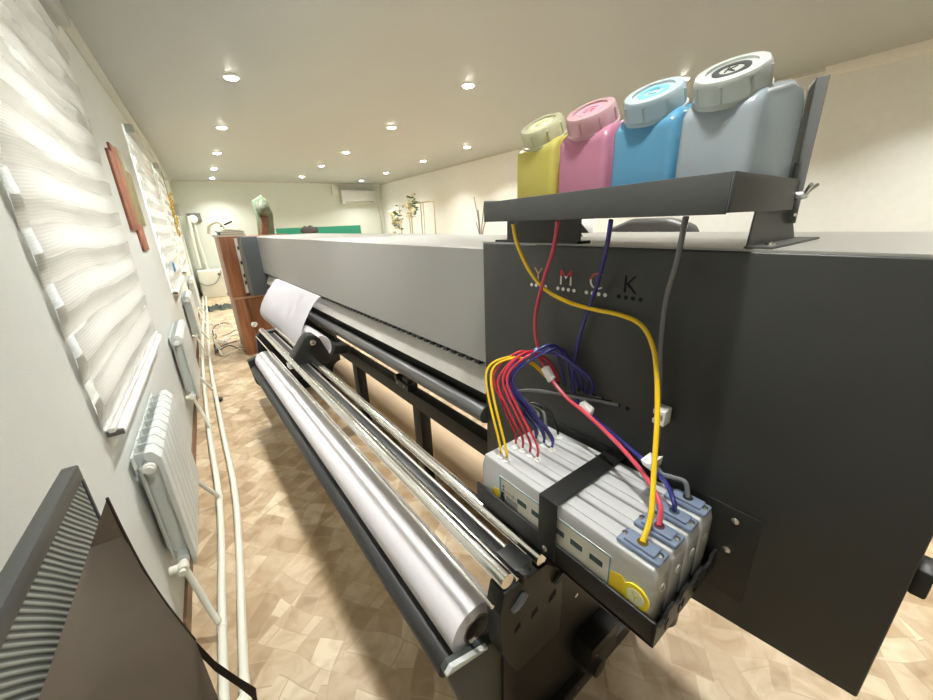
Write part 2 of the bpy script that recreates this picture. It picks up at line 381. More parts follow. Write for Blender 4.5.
# radiators under the windows
def radiator(y0, n, label):
    x0, x1, z0, z1 = -.395, -.31, .27, .83; pit = .078
    t = thing('radiator', label, 'radiator', (-.35, y0, z0), True, 'white sectional radiators under the windows')
    for k in range(n):
        y = y0 + k * pit; bm = B()
        # front plate, top louvre and the slim inner fins of one section
        prism(bm, [(x1, z0 + .02), (x1 - .008, z0), (x1 - .018, z0), (x1 - .018, z1 - .075), (x1 - .048, z1 - .03), (x1 - .048, z1 - .004), (x1 - .040, z1), (x1 - .022, z1), (x1, z1 - .035)], 'y', y + .004, y + pit - .004, .003)
        prism(bm, [(x0, z0 + .10), (x1 - .012, z0 + .02), (x1 - .012, z1 - .05), (x1 - .03, z1 - .006), (x0, z1 - .012)], 'y', y + pit / 2 - .003, y + pit / 2 + .003)
        box(bm, (x0, y + .006, z1 - .06), (x0 + .005, y + pit - .006, z1 - .006)); box(bm, (x0 + .012, y + .01, z0 + .06), (x0 + .018, y + pit - .01, z1 - .06))
        for zz in (z0 + .05, z1 - .06): cyl(bm, ((x0 + x1) / 2, y, zz), ((x0 + x1) / 2, y + pit, zz), .021, n=14)
        part('section', bm, M_whitemetal, t)
    xc = (x0 + x1) / 2
    for zz in (z0 + .05, z1 - .06):
        part('end_plug', lathe(B(), (xc, y0 + .002, zz), (0, -1, 0), [(.022, 0), (.022, .014), (.014, .016), (.014, .026), (.001, .027)], 16), M_whiteplastic, t)
    # valve and the branch that drops to the floor pipe
    yv = y0 - .045
    bm = B(); tube(bm, [(xc, y0, z0 + .05), (xc, yv, z0 + .05)], .014, smooth=False)
    lathe(bm, (xc, yv + .012, z0 + .05), (0, -1, 0), [(.02, 0), (.022, .012), (.02, .034), (.012, .036), (.012, .05), (.001, .051)], 16)
    lathe(bm, (xc - .004, yv, z0 + .05), (-1, 0, .1), [(.012, 0), (.017, .015), (.017, .04), (.001, .042)], 14)
    part('valve', bm, M_pipe, t)
    part('branch_pipe', tube(B(), [(xc + .002, yv, z0 + .045), (xc + .01, yv, z0 - .01), (-.30, yv - .08, .10), (-.287, yv - .10, .065)], .0125, smooth=False), M_pipe, t)
    part('far_branch_pipe', tube(B(), [(xc, y0 + n * pit + .01, z0 + .05), (xc, y0 + n * pit + .03, z0), (-.262, y0 + n * pit + .06, .07)], .0125, smooth=False), M_pipe, t)
    return t
radiator(1.66, 9, 'white sectional radiator under the nearest window blind')
radiator(3.62, 9, 'white sectional radiator under the orange wall art, second along')
radiator(5.85, 9, 'small distant white radiator, third along the left wall')
radiator(8.0, 9, 'farthest white radiator beside the piled cables')

def collar(bm, p, d): return lathe(bm, Vector(p) - Vector(d) * .022, d, [(.017, 0), (.0195, .002), (.0195, .042), (.017, .044)], 16)
t = thing('heating_pipe', 'cream plastic heating pipe on the floor, the one nearer the left wall', 'pipe', (-.29, 5, .05), True)
A = [(-.289, .9, .045), (-.28, 1.5, .045), (-.262, 2.4, .045), (-.305, 3.55, .045), (-.341, 5.2, .045), (-.345, 7.2, .045), (-.33, 9, .045), (-.34, 11.6, .045)]
part('pipe', tube(B(), A, .017, 12, 10), M_pipe, t)
for yy, xx in ((1.515, -.28), (2.44, -.262), (3.47, -.302), (5.72, -.343)): part('tee_fitting', collar(B(), (xx, yy, .045), (0, 1, 0)), M_pipe, t)
t = thing('heating_pipe', 'cream plastic heating pipe on the floor, the one farther from the left wall', 'pipe', (-.2, 5, .05), True)
A = [(-.225, .9, .045), (-.22, 1.25, .045), (-.178, 2.38, .045), (-.215, 3.55, .045), (-.263, 5.2, .045), (-.275, 6.7, .045), (-.27, 9, .045), (-.28, 11.6, .045)]
part('pipe', tube(B(), A, .017, 12, 10), M_pipe, t)
part('elbow_fitting', collar(B(), (-.222, 1.22, .045), (0, 1, 0)), M_pipe, t)
part('link_pipe', tube(B(), [(-.222, 1.17, .05), (-.27, 1.13, .05), (-.289, 1.11, .05)], .0165, smooth=False), M_pipe, t)
single('bottle_cap', lathe(B(), (-.222, 4.18, .0), (0, 0, 1), [(.035, 0), (.037, .004), (.036, .03), (.028, .034), (.001, .034)], 20), mat('black_cap_plastic', (.015, .015, .015), .35), (-.222, 4.18, 0), 'small black round cap lying beside the heating pipes', 'cap', True)

# wall art of orange and olive slats
t = thing('wall_art', 'orange and olive slatted wall art between two windows', 'wall art', (WL, 3.6, 1.5), True)
M_or = mat('burnt_orange_paint', (.38, .15, .09), .6, var=.6, scale=12); M_ol = mat('olive_gold_paint', (.30, .26, .13), .6, var=.6, scale=12)
for nm, (y0, y1, z0, z1), mm in (('orange_slat', (3.53, 3.68, 1.62, 2.13), M_or), ('orange_slat', (3.69, 3.93, 1.62, 2.19), M_or), ('olive_slat', (3.94, 4.12, 1.66, 2.20), M_ol), ('orange_slat', (3.80, 4.12, 1.47, 1.66), M_or), ('olive_slat', (4.13, 4.4, 1.66, 2.07), M_ol)):
    part(nm, box(B(), (WL, y0, z0), (WL + .016, y1, z1), .003), mm, t)
# yellow flowers in front of the far blind
t = thing('flower_garland', 'hanging garland of yellow flowers before the far blind', 'flowers', (-.33, 8, 1.5), True)
bm = B(); bm2 = B()
for k in range(26):
    z = 1.55 + .62 * k / 25; c = Vector((-.33 + random.uniform(-.025, .03), 8.0 + random.uniform(-.13, .13), z))
    for j in range(7):
        a = 2 * PI * j / 7; d = Vector((.3, math.cos(a), math.sin(a))); s = bmesh.ops.create_icosphere(bm, subdivisions=1, radius=.017)
        for v in s['verts']: v.co = c + d * .026 + Vector((v.co.x * .5, v.co.y, v.co.z))
    s = bmesh.ops.create_icosphere(bm2, subdivisions=1, radius=.014); [setattr(v, 'co', v.co + c + Vector((.014, 0, 0))) for v in s['verts']]
part('petals', bm, mat('yellow_petal', (.62, .42, .06), .6, var=.3), t, smooth=True); part('flower_hearts', bm2, mat('brown_flower_heart', (.2, .11, .03), .8), t)
part('stem', tube(B(), [(-.34, 8, 2.55), (-.33, 8.02, 2.1), (-.34, 7.98, 1.55)], .005), mat('green_stem', (.12, .18, .05), .7), t)
c = UR(175, 267, 'x', -.36)
single('blue_packet', box(B(), (-.374, c.y - .06, c.z - .05), (-.362, c.y + .1, c.z + .05), .003), mat('blue_card', (.05, .32, .68), .5), (-.374, c.y, c.z - .05), 'small bright blue packet tucked against the far window blind', 'packet', True)
# little wall boxes and the pole with a fan head at the far end
c = UR(181, 207, 'y', 9.7)
t = thing('wall_box', 'grey control box on the left wall past the yellow flowers', 'box', (WL, 10.5, 1.95), True)
part('casing', box(B(), (WL, 10.4, 1.93), (WL + .1, 10.75, 2.17), .01), mat('grey_box', (.38, .40, .38), .5), t)
part('cover_plate', box(B(), (WL + .1, 10.46, 1.98), (WL + .108, 10.69, 2.12), .004), mat('grey_box_plate', (.52, .54, .5), .5), t)
t = thing('ventilation_duct', 'white duct pipes leaning at the far wall with dark square outlet', 'duct', (-.1, 11.6, 0), True)
def FW(px, py, y=11.75): return UR(px, py, 'y', y)
part('outlet_frame', box(B(), (FW(186, 213).x, 11.84, FW(186, 222).z), (FW(200, 213).x, 11.9, FW(200, 213).z), .01), mat('dark_grey_grille', (.14, .14, .12), .6), t)
part('outlet_hood', lathe(B(), FW(193, 219, 11.83), (0, -1, -.1), [(.09, 0), (.1, .04), (.07, .12), (.001, .13)], 18), M_whiteplastic, t)
part('tall_pipe', tube(B(), [FW(188, 216, 11.75), FW(193, 240, 11.75), FW(200, 268, 11.75)], .04, smooth=False), M_pipe, t)
part('tall_pipe', tube(B(), [FW(194, 223, 11.8), FW(201, 248, 11.8), FW(208, 270, 11.8)], .025, smooth=False), M_pipe, t)
t = thing('white_appliance', 'low white boxy appliance standing against the far wall', 'appliance', (-.05, 11.6, 0), True)
part('casing', box(B(), (-.32, 11.35, .0), (.2, 11.85, .66), .02), mat('off_white_case', (.74, .74, .64), .45), t)
part('hose', tube(B(), [(-.34, 11.3, .42), (-.2, 11.33, .32), (.0, 11.33, .36), (.15, 11.33, .55), (.17, 11.36, .66)], .012), mat('grey_hose', (.3, .3, .28), .6), t)
part('knob', lathe(B(), (.12, 11.36, .56), (0, -1, 0), [(.035, 0), (.03, .03), (.001, .03)], 16), mat('dark_knob', (.1, .1, .1), .5), t)
# dark cloth and shoes on the floor
t = thing('dark_cloth', 'crumpled dark cloth lying on the floor at the far end', 'cloth', (-.1, 9.7, 0), True)
bm = B(); n = 18; V = []
for i in range(n + 1):
    V.append([bm.verts.new((-.34 + .55 * i / n, 9.35 + .7 * j / n + .1 * math.sin(i), .012 + .09 * abs(math.sin(i * 1.3) * math.cos(j * .9 + i * .5)) * math.sin(PI * min(1, max(0, i / n))) * math.sin(PI * j / n))) for j in range(n + 1)])
for i in range(n):
    for j in range(n): bm.faces.new((V[i][j], V[i + 1][j], V[i + 1][j + 1], V[i][j + 1]))
part('cloth', bm, mat('dark_green_cloth', (.07, .08, .065), .9, var=.3), t, smooth=True)
# pile of cables: several individual leads
for k in range(7):
    pts = []; x, y = random.uniform(-.2, .35), random.uniform(6.2, 7.3); a = random.uniform(0, 6)
    for j in range(16):
        a += random.uniform(-1.3, 1.5); x = min(.52, max(-.2, x + .12 * math.cos(a))); y = min(7.9, max(5.75, y + .16 * math.sin(a))); pts.append((x, y, .02 + .05 * random.random() * (j % 3)))
    col, cn = (((.6, .6, .55), 'pale grey'), ((.04, .04, .04), 'black'), ((.75, .74, .68), 'white'), ((.3, .28, .25), 'grey'))[k % 4]
    single('cable', tube(B(), pts, .008, 8, 6), mat('cable_' + cn.replace(' ', '_'), col, .5), (0.1, 6.8, 0), ['pale grey cable of the tangle on the floor by the brown cabinet', 'black cable of the tangle on the floor by the brown cabinet', 'white cable of the tangle on the floor by the brown cabinet', 'dark grey cable of the tangle on the floor by the brown cabinet'][k % 4], 'cable', True, 'tangled cables on the floor')
single('cable', tube(B(), [(-.40, 10.9, 2.1), (-.39, 10.7, 1.5), (-.40, 10.4, .8), (-.38, 10.2, .06)], .01), mat('cable_wall', (.6, .6, .52), .6), (-.39, 9, 1), 'pale cable running down the left wall near its far corner', 'cable', True)

# air conditioner
t = thing('air_conditioner', 'white split air conditioner high on the far wall', 'air conditioner', (4.1, YF, 2.3), True)
a, b_ = FW(341, 190, 11.7), FW(376, 203, 11.7)
part('casing', box(B(), (a.x, 11.68, b_.z), (b_.x, YF, a.z), .03), mat('air_conditioner_case', (.62, .63, .6), .45), t)
part('air_slot', box(B(), (a.x + .08, 11.672, b_.z + .015), (b_.x - .08, 11.69, b_.z + .045)), mat('dark_slot', (.25, .25, .22), .6), t)
part('front_flap', box(B(), (a.x + .06, 11.668, b_.z + .07), (b_.x - .06, 11.682, a.z - .06), .01), MATS['air_conditioner_case'], t)
single('pipe_trunking', box(B(), (a.x - .22, YF - .06, a.z - .10), (a.x - .02, YF, ZC - .04), .006), mat('trunking', (.68, .68, .6), .5), (a.x - .12, YF, a.z - .1), 'short pale trunking box beside the air conditioner at the ceiling', 'trunking', True)
single('cable', tube(B(), [FW(378, 206, 11.85), FW(381, 220, 11.85), FW(384, 250, 11.85)], .008), mat('cable_corner', (.35, .36, .3), .6), (4.75, 11.85, 1), 'thin dark cable hanging in the far right corner', 'cable', True)
# green board and white board stacked by the far wall
a, b_ = UR(276, 229, 'y', 9.5), UR(361, 227, 'y', 9.5); zb_ = UR(361, 234, 'y', 9.5).z
t = thing('long_table', 'long worktable behind the printer topped with a green board', 'table', ((a.x + b_.x) / 2, 9.7, 0), True)
part('tabletop', box(B(), (a.x - .1, 9.45, zb_ - .16), (b_.x, 10.1, zb_ - .12)), M_whiteplastic, t)
for xx in (a.x, b_.x - .1):
    for yy in (9.5, 10.0): part('leg', box(B(), (xx, yy, 0), (xx + .05, yy + .05, zb_ - .16)), M_shelf, t)
single('green_board', box(B(), (a.x, 9.52, zb_ - .12), (b_.x, 9.56, a.z + .01), .004), mat('green_board_paint', (.02, .25, .15), .5), (a.x, 9.52, zb_ - .12), 'long green board standing on edge on the far worktable', 'board', True)
c = UR(309, 229, 'y', 9.46)
bm = B(); s = bmesh.ops.create_icosphere(bm, subdivisions=3, radius=1); rr = random.Random(3)
for v in s['verts']: v.co = Vector((c.x + v.co.x * .2, 9.44 + v.co.y * .07, c.z - .03 + v.co.z * .10 * (1 + .2 * math.sin(v.co.x * 9))))
single('dark_bag', bm, mat('dark_brown_bag', (.06, .05, .045), .7), (c.x, 9.44, c.z - .12), 'small dark bag resting in front of the green board', 'bag', True, smooth=True)
# gold flower stand and its bouquets
t = thing('flower_stand', 'thin gold rectangular frame stand by the cream wall', 'stand', (4.2, 8.5, 0), True)
M_gold = mat('brass_rod', (.55, .45, .28), .35, .8)
P1, P2 = UR(399, 202, 'x', 4.2), UR(430, 205, 'x', 4.2); zt = (P1.z + P2.z) / 2
for i in range(6):
    f_ = i / 5; y = P1.y + (P2.y - P1.y) * f_
    part('upright', cyl(B(), (4.2 + .1 * (i % 2), y, 0), (4.2 + .1 * (i % 2), y, zt), .012, n=8), M_gold, t)
part('top_rail', tube(B(), [(4.2, P1.y, zt), (4.2, P2.y, zt), (4.3, P2.y, zt), (4.3, P1.y, zt), (4.2, P1.y, zt)], .012, smooth=False), M_gold, t)
part('base_rail', tube(B(), [(4.2, P1.y, .012), (4.2, P2.y, .012), (4.3, P2.y, .012), (4.3, P1.y, .012), (4.2, P1.y, .012)], .012, smooth=False), M_gold, t)
def bouquet(px, py, label, rr_, h):
    c = UR(px, py, 'x', 4.12); t = thing('bouquet', label, 'flowers', c, True, None); bm = B(); bm2 = B()
    for k in range(90):
        p = c + Vector((random.gauss(0, .05), random.gauss(0, rr_), random.gauss(0, h)))
        n_ = Vector((random.uniform(-1, -.1), random.uniform(-1, 1), random.uniform(-1, 1))).normalized(); u, w = frame_of(n_); s = random.uniform(.03, .06)
        bm.faces.new([bm.verts.new(p + u * s), bm.verts.new(p + w * s * .4 + n_ * .01), bm.verts.new(p - u * s), bm.verts.new(p - w * s * .4 + n_ * .01)])
        if k % 3 == 0:
            q = bmesh.ops.create_icosphere(bm2, subdivisions=1, radius=.04); [setattr(v, 'co', v.co + p + Vector((-.05, 0, 0))) for v in q['verts']]
    part('leaves', bm, mat('dark_green_leaf', (.07, .11, .05), .6, var=.4), t); part('blooms', bm2, mat('cream_bloom', (.7, .64, .42), .7), t, smooth=True)
bouquet(397, 220, 'lower green and cream bouquet left of the gold stand', .09, .13)
bouquet(413, 206, 'upper cream bouquet tied to the top of the gold stand', .10, .13)
t = thing('twig_vase', 'bare twigs in a slim vase left of the ink shelf', 'vase', UR(481, 236, 'x', 4.0) + Vector((0, 0, -1.2)), True)
bs = UR(481, 240, 'x', 4.0); bz = 0
part('vase', lathe(B(), (bs.x, bs.y, 0), (0, 0, 1), [(.12, 0), (.15, .1), (.13, .7), (.06, .95), (.07, 1.0)], 20), mat('pale_vase', (.6, .56, .48), .4), t, smooth=True)
ORG[t.name] = (Vector((bs.x, bs.y, 0)), True); t.location = room2w((bs.x, bs.y, 0))
for ch in t.children:
    for v in ch.data.vertices: v.co += UR(481, 236, 'x', 4.0) + Vector((0, 0, -1.2)) - Vector((bs.x, bs.y, 0))
for k, (px, py) in enumerate(((474, 197), (478, 210), (484, 205), (476, 222), (487, 216))):
    e = UR(px, py, 'x', 4.0); part('twig', tube(B(), [(bs.x, bs.y, .9), (bs.x, bs.y + (e.y - bs.y) * .3, (e.z + .9) / 2 + .1), e], .009, 6), mat('grey_twig', (.3, .27, .22), .8), t)

# things behind the printer
t = thing('leather_armchair', 'dark grey padded leather chair back seen behind the printer', 'chair', (4.3, 2.15, 0))
bm = B()
prism(bm, [(1.60, .45), (1.62, 1.30), (1.72, 1.48), (1.95, 1.55), (2.35, 1.55), (2.58, 1.46), (2.68, 1.30), (2.70, .45)], 'x', 4.05, 4.25, .05)
part('backrest', bm, mat('dark_grey_leather', (.035, .035, .032), .5, var=.3, scale=6, bump=.5), t, smooth=True)
bm = B()
for yy in (1.8, 2.0, 2.3, 2.5): prism(bm, [(yy - .015, .7), (yy + .015, .7), (yy + .04, 1.42), (yy + .01, 1.42)], 'x', 4.03, 4.06)
part('seam', bm, mat('dark_grey_leather_seam', (.10, .10, .09), .5), t)
part('seat', box(B(), (4.2, 1.65, .38), (4.8, 2.65, .52), .05), MATS['dark_grey_leather'], t)
part('base_post', cyl(B(), (4.45, 2.15, .04), (4.45, 2.15, .4), .03), M_chrome, t)
part('base', lathe(B(), (4.45, 2.15, 0), (0, 0, 1), [(.3, 0), (.3, .02), (.05, .05)], 24), M_black, t)
t = thing('side_table', 'table behind the printer carrying a dark ribbed tray', 'table', (3.0, 2.0, 0))
part('tabletop', box(B(), (2.7, 1.1, 1.39), (3.3, 2.6, 1.425)), M_top, t)
for xx in (2.72, 3.24):
    for yy in (1.12, 2.54): part('leg', box(B(), (xx, yy, 0), (xx + .04, yy + .04, 1.39)), M_shelf, t)
t = thing('ribbed_tray', 'black ribbed tray edge peeking out behind the ink shelf', 'tray', (2.9, 2.0, 1.425))
part('rim', box(B(), (2.75, 1.62, 1.425), (2.95, 2.35, 1.46), .004), M_black, t)
bm = B()
for k in range(9): box(bm, (2.74, 1.65 + k * .03, 1.43), (2.75, 1.662 + k * .03, 1.455))
part('rib', bm, M_top, t)
single('red_folder', box(B(), (2.75, 1.22, 1.425), (3.0, 1.56, 1.44), .002), mat('red_card', (.6, .06, .06), .5), (2.75, 1.22, 1.425), 'thin red folder edge behind the printer under the ink shelf', 'folder')
t = thing('picture_frame', 'small picture in orange and black leaning behind the printer', 'picture', (2.6, 2.0, 1.425))
part('backing', box(B(), (2.80, 1.95, 1.46), (2.82, 2.34, 1.57), .002), M_whiteplastic, t)
part('orange_shape', prism(B(), [(2.14, 1.465), (2.33, 1.465), (2.33, 1.56), (2.26, 1.56), (2.2, 1.53)], 'x', 2.795, 2.80), mat('orange_print', (.65, .28, .1), .6), t)
part('black_shape', prism(B(), [(1.97, 1.465), (2.16, 1.465), (2.12, 1.52), (2.08, 1.565)], 'x', 2.793, 2.80), M_black, t)

# ================================================================== brown cabinet at the printer's far end
t = thing('wooden_cabinet', 'reddish brown wooden cabinet beyond the far end of the printer', 'cabinet', (.9, 5.9, 0))
part('lower_body', box(B(), (.50, 5.56, 0), (1.30, 6.1, .76), .004), M_wood, t)
part('lower_door', box(B(), (.66, 5.548, .05), (1.28, 5.56, .73), .003), M_wood, t)
part('side_panel', box(B(), (.49, 5.56, .76), (.645, 6.1, 1.52), .004), M_wood, t)
part('upper_body', box(B(), (.645, 5.60, .76), (1.30, 6.1, 1.52), .004), M_wood, t)
part('counter', box(B(), (.48, 5.545, .755), (1.31, 6.11, .78), .003), mat('lighter_brown_edge', (.42, .24, .14), .5), t)
t2 = thing('poster', 'white sheet with black marks hanging on the cabinet side', 'poster', (.75, 5.58, .85))
part('paper', box(B(), (.65, 5.575, .82), (.80, 5.58, 1.50)), M_whiteplastic, t2)
bm = B()
for zz in (1.36, 1.18, 1.02, .93): box(bm, (.665, 5.572, zz), (.665 + random.uniform(.02, .05), 5.575, zz + random.uniform(.02, .05)))
part('printed_mark', bm, M_black, t2)
# books and papers on it
for k, (z0, z1, xa, xb, cn, cc) in enumerate(((1.52, 1.545, .46, .80, 'pale grey', (.6, .62, .6)), (1.545, 1.575, .52, .78, 'navy blue', (.05, .08, .16)), (1.575, 1.59, .50, .80, 'white', (.8, .8, .75)), (1.59, 1.605, .56, .76, 'cream', (.68, .6, .42)))):
    tt = thing('book', cn + ' book in the stack on top of the brown cabinet', 'book', (.65, 5.8, z0), group=None)
    part('cover', box(B(), (xa, 5.62, z0), (xb, 5.95, z1), .002), mat('book_' + cn.replace(' ', '_'), cc, .6), tt)
    part('pages', box(B(), (xa + .006, 5.616, z0 + .004), (xb - .006, 5.94, z1 - .004)), mat('page_edges', (.75, .72, .62), .8), tt)
t = thing('folding_clamp_tool', 'cream curved tool with black handles on the book stack', 'tool', (.6, 5.8, 1.605))
part('curved_body', tube(B(), [(.42, 5.8, 1.56), (.45, 5.8, 1.66), (.54, 5.8, 1.70), (.60, 5.8, 1.64), (.60, 5.8, 1.61)], .018), mat('cream_plastic', (.66, .62, .5), .5), t)
for z in (1.0, .9): part('handle', cyl(B(), (.56, 5.8, .64 + z), (.70, 5.8, .70 + z), .010, n=10), M_black, t)
# green arched carved panel
t = thing('carved_panel', 'green arched panel with brown carved figure beyond the printer', 'ornament', (1.1, 5.9, 1.52))
y = 5.9
prof = [U(px, py, 'y', y) for px, py in ((259, 236), (257, 218), (252, 201), (261, 195), (268, 202), (273, 214), (275, 236))]
part('backboard', prism(B(), [(p.x, p.z) for p in prof], 'y', y, y + .06, .006), mat('sage_green_paint', (.22, .30, .2), .6, var=.2), t)
q = [U(px, py, 'y', y) for px, py in ((260, 236), (259, 216), (258, 206), (262, 200), (266, 206), (268, 216), (268, 236))]
part('robed_body', prism(B(), [(p.x, p.z) for p in q[:2] + q[5:]], 'y', y - .05, y, .02), mat('carved_brown', (.22, .13, .09), .7, var=.5, scale=25), t, smooth=True)
a = U(262.5, 209, 'y', y - .03)
part('head', lathe(B(), (a.x, y - .04, a.z - .09), (0, 0, 1), [(.03, 0), (.07, .03), (.085, .09), (.07, .15), (.01, .2)], 18), mat('carved_grey_green', (.14, .16, .11), .7, var=.5, scale=25), t, smooth=True)

# ================================================================== THE PRINTER
XF, ZT = .80, 1.53
P = thing('wide_format_printer', 'long wide-format inkjet printer with grey cover and black end housing', 'printer', (1.0, 2.5, 0))
# carriage housing, near end
bm = B(); prism(bm, [(-.068, .755), (.21, .722), (.96, .722), (.96, ZT), (-.068, ZT)], 'x', XF, 1.43, .004)
part('carriage_housing', bm, M_house, P, 'dark charcoal end housing')
part('housing_lid', prism(B(), [(-.07, ZT), (.965, ZT), (.965, ZT + .004), (-.07, ZT + .004)], 'x', XF + .004, 1.432), M_top, P)
part('access_latch', box(B(), (XF + .01, -.088, 1.01), (XF + .06, -.068, 1.06), .004), M_black, P)
# long cover
bm = B(); prism(bm, [(XF + .004, 1.115), (XF + .02, 1.115), (XF + .02, 1.50), (1.40, 1.50), (1.42, 1.515), (1.42, 1.522), (XF + .02, 1.522), (XF + .004, 1.51)], 'y', .962, 4.95)
part('front_cover', bm, M_cover, P, 'long grey cover')
bm = B(); box(bm, (XF + .05, .96, .95), (1.42, 4.95, 1.12)); part('print_bed_beam', bm, M_house, P)
part('rear_panel', box(B(), (1.40, .96, .95), (1.42, 4.95, 1.51)), M_house, P)
# toothed strip under the cover
k = 0
while 1.0 + k * .052 < 4.9:
    y = 1.0 + k * .052; part('pinch_tooth', box(B(), (XF + .004, y, 1.098), (XF + .03, y + .028, 1.116)), M_black, P); k += 1
# curved platen
pr = [(.875, 1.112), (.852, 1.098), (.830, 1.068), (.812, 1.030), (.800, .992)]
part('platen', sheet(B(), [(x, .962, z) for x, z in pr], [(x, 4.9, z) for x, z in pr], 4, .004), mat('sheen_white_platen', (.92, .90, .84), .3, 0., var=.08, scale=9), P, 'satin platen with painted-in pale sheen')  # white base stands in for wall and window reflections on metal
part('heater_shield', sheet(B(), [(.803, .962, .99), (.83, .962, .94), (.85, .962, .89)], [(.803, 4.9, .99), (.83, 4.9, .94), (.85, 4.9, .89)], 4, .004), M_black, P)
part('guide_tube', cyl(B(), (.805, .962, .905), (.805, 4.85, .905), .034, n=28), M_darktube, P)
part('lower_guide_rod', cyl(B(), (.835, .962, .86), (.835, 4.85, .86), .014, n=16), M_alu, P)
# far end housing
bm = B(); box(bm, (.645, 4.95, .86), (1.42, 5.28, 1.52), .006); part('far_housing', bm, M_house2, P, 'blue-grey far end housing')
# frame
part('cross_beam', box(B(), (.85, .56, .66), (.915, 4.9, .738), .003), M_black, P)
part('lower_beam', box(B(), (.85, .56, .12), (.915, 4.9, .19), .003), M_black, P)
for y in (1.57, 2.44, 3.4): part('frame_post', box(B(), (.852, y, .19), (.913, y + .08, .66), .002), M_black, P)
bm = B(); box(bm, (.84, 1.66, .738), (.90, 1.80, .775)); box(bm, (.85, 1.68, .775), (.88, 1.74, .80)); cyl(bm, (.83, 1.78, .79), (.90, 1.78, .79), .018, n=12)
part('clamp_block', bm, M_black, P)
for y in (1.70, 1.78): part('screw', lathe(B(), (.84, y, .757), (-1, 0, 0), [(.007, 0), (.007, .003), (.001, .005)], 12), M_screw, P)
part('near_side_frame', prism(B(), [(.56, .0), (1.20, 0), (1.20, .722), (.60, .722), (.46, .60), (.455, .10), (.50, 0)], 'y', .50, .56, .002), M_black, P)
part('far_side_frame', box(B(), (.68, 3.9, 0), (1.20, 4.0, .95), .003), M_black, P)
part('near_foot', box(B(), (.33, .472, .0), (1.22, .60, .07), .004), M_black, P)
part('far_foot', box(B(), (.45, 3.86, .05), (1.22, 4.02, .11), .004), M_black, P)
bm = B(); cyl(bm, (.47, 3.9, .035), (.47, 3.94, .035), .035, n=20); part('caster', bm, M_black, P)
bm = B(); box(bm, (.78, .43, .16), (.93, .50, .28), .004); part('motor_box', bm, M_black, P)
part('motor_gear', lathe(B(), (.80, .43, .20), (0, -1, 0), [(.03, 0), (.03, .02), (.02, .022), (.001, .022)], 18), M_black, P)
for p in ((.76, .495, .48), (.775, .471, .05), (.80, .43, .24)): part('screw', lathe(B(), p, (0, -1, 0), [(.008, 0), (.008, .003), (.001, .005)], 12), M_screw, P)
# take-up end plate under the paper roll
part('take_up_end_plate', prism(B(), [(.285, .595), (.30, .610), (.408, .575), (.46, .56), (.46, .05), (.36, .0), (.34, .35)], 'y', .51, .535, .002), mat('dark_grey_plate', (.075, .085, .08), .4, var=.1), P, 'dark grey end plate')  # the plate itself is an even dark grey
part('plate_edge', prism(B(), [(.284, .597), (.30, .613), (.408, .578), (.408, .568)], 'y', .505, .518, .001), M_whitemetal, P, 'bright metal edge')
# bar-end bracket
pol = [(.408, .62), (.403, .752), (.416, .808), (.556, .795), (.622, .722), (.628, .60), (.625, .50), (.46, .50), (.415, .60)]
part('bar_end_bracket', prism(B(), pol, 'y', .450, .50, .002), M_black, P)
for (x, z, s) in ((.586, .663, .014), (.517, .664, .012), (.458, .662, .010)): part('bracket_slot', prism(B(), [(x - s, z - s), (x + s, z - s * .2), (x + s * .8, z + s * 1.3), (x - s * .8, z + s * .4)], 'y', .4490, .4505), mat('slot_void', (.002, .002, .002), .9), P)
for (x, z) in ((.457, .757), (.605, .728)):
    bm = B(); prism(bm, [(x - .024, z - .012), (x - .004, z - .016), (x + .024, z + .010), (x + .016, z + .016)], 'y', .438, .450, .001); tube(bm, [(x - .022, .436, z - .006), (x - .002, .434, z + .002), (x + .02, .436, z + .016)], .0022, 8); part('lock_tab', bm, M_darktube, P)
bm = B(); cyl(bm, (.478, .452, .79), (.478, .452, .828), .008, n=14); lathe(bm, (.478, .452, .820), (0, 0, 1), [(.011, 0), (.013, .004), (.012, .012), (.001, .014)], 18); box(bm, (.462, .46, .80), (.515, .53, .832), .003)
part('clamp_knob', bm, M_black, P)
# bars
for (x, z, r, mm, nm) in ((.43, .832, .0185, M_chrome, 'chrome_bar'), (.545, .816, .0185, M_chrome, 'chrome_bar'), (.462, .812, .006, M_chrome, 'guide_rod'), (.385, .79, .005, M_chrome, 'guide_rod'), (.515, .79, .007, M_alu, 'guide_rod')):
    part(nm, cyl(B(), (x, .455, z), (x, 3.30, z), r, n=24), mm, P)
part('cable_channel', box(B(), (.478, .50, .765), (.506, 3.28, .80), .003), M_black, P)
# far take-up bracket
part('far_take_up_bracket', prism(B(), [(.285, .60), (.31, .40), (.36, .33), (.62, .33), (.62, .78), (.56, .815), (.42, .815), (.385, .78), (.37, .62)], 'y', 3.30, 3.36, .003), M_black, P)
part('end_bearing', lathe(B(), (.325, 3.29, .525), (0, -1, 0), [(.03, 0), (.03, .04), (.02, .05)], 18), M_whiteplastic, P)
part('take_up_arm', box(B(), (.40, 3.30, .33), (.47, 3.95, .39), .004), M_black, P)
# take-up drive roller
part('take_up_roller', cyl(B(), (.328, .56, .525), (.328, 3.28, .525), .036, n=32), M_roller, P)
# rear bracket knob on the left of the paper
part('rail_knob', lathe(B(), (.40, 3.34, .88), (-.5, -1, .1), [(.02, 0), (.022, .02), (.01, .03), (.001, .035)], 14), M_chrome, P)
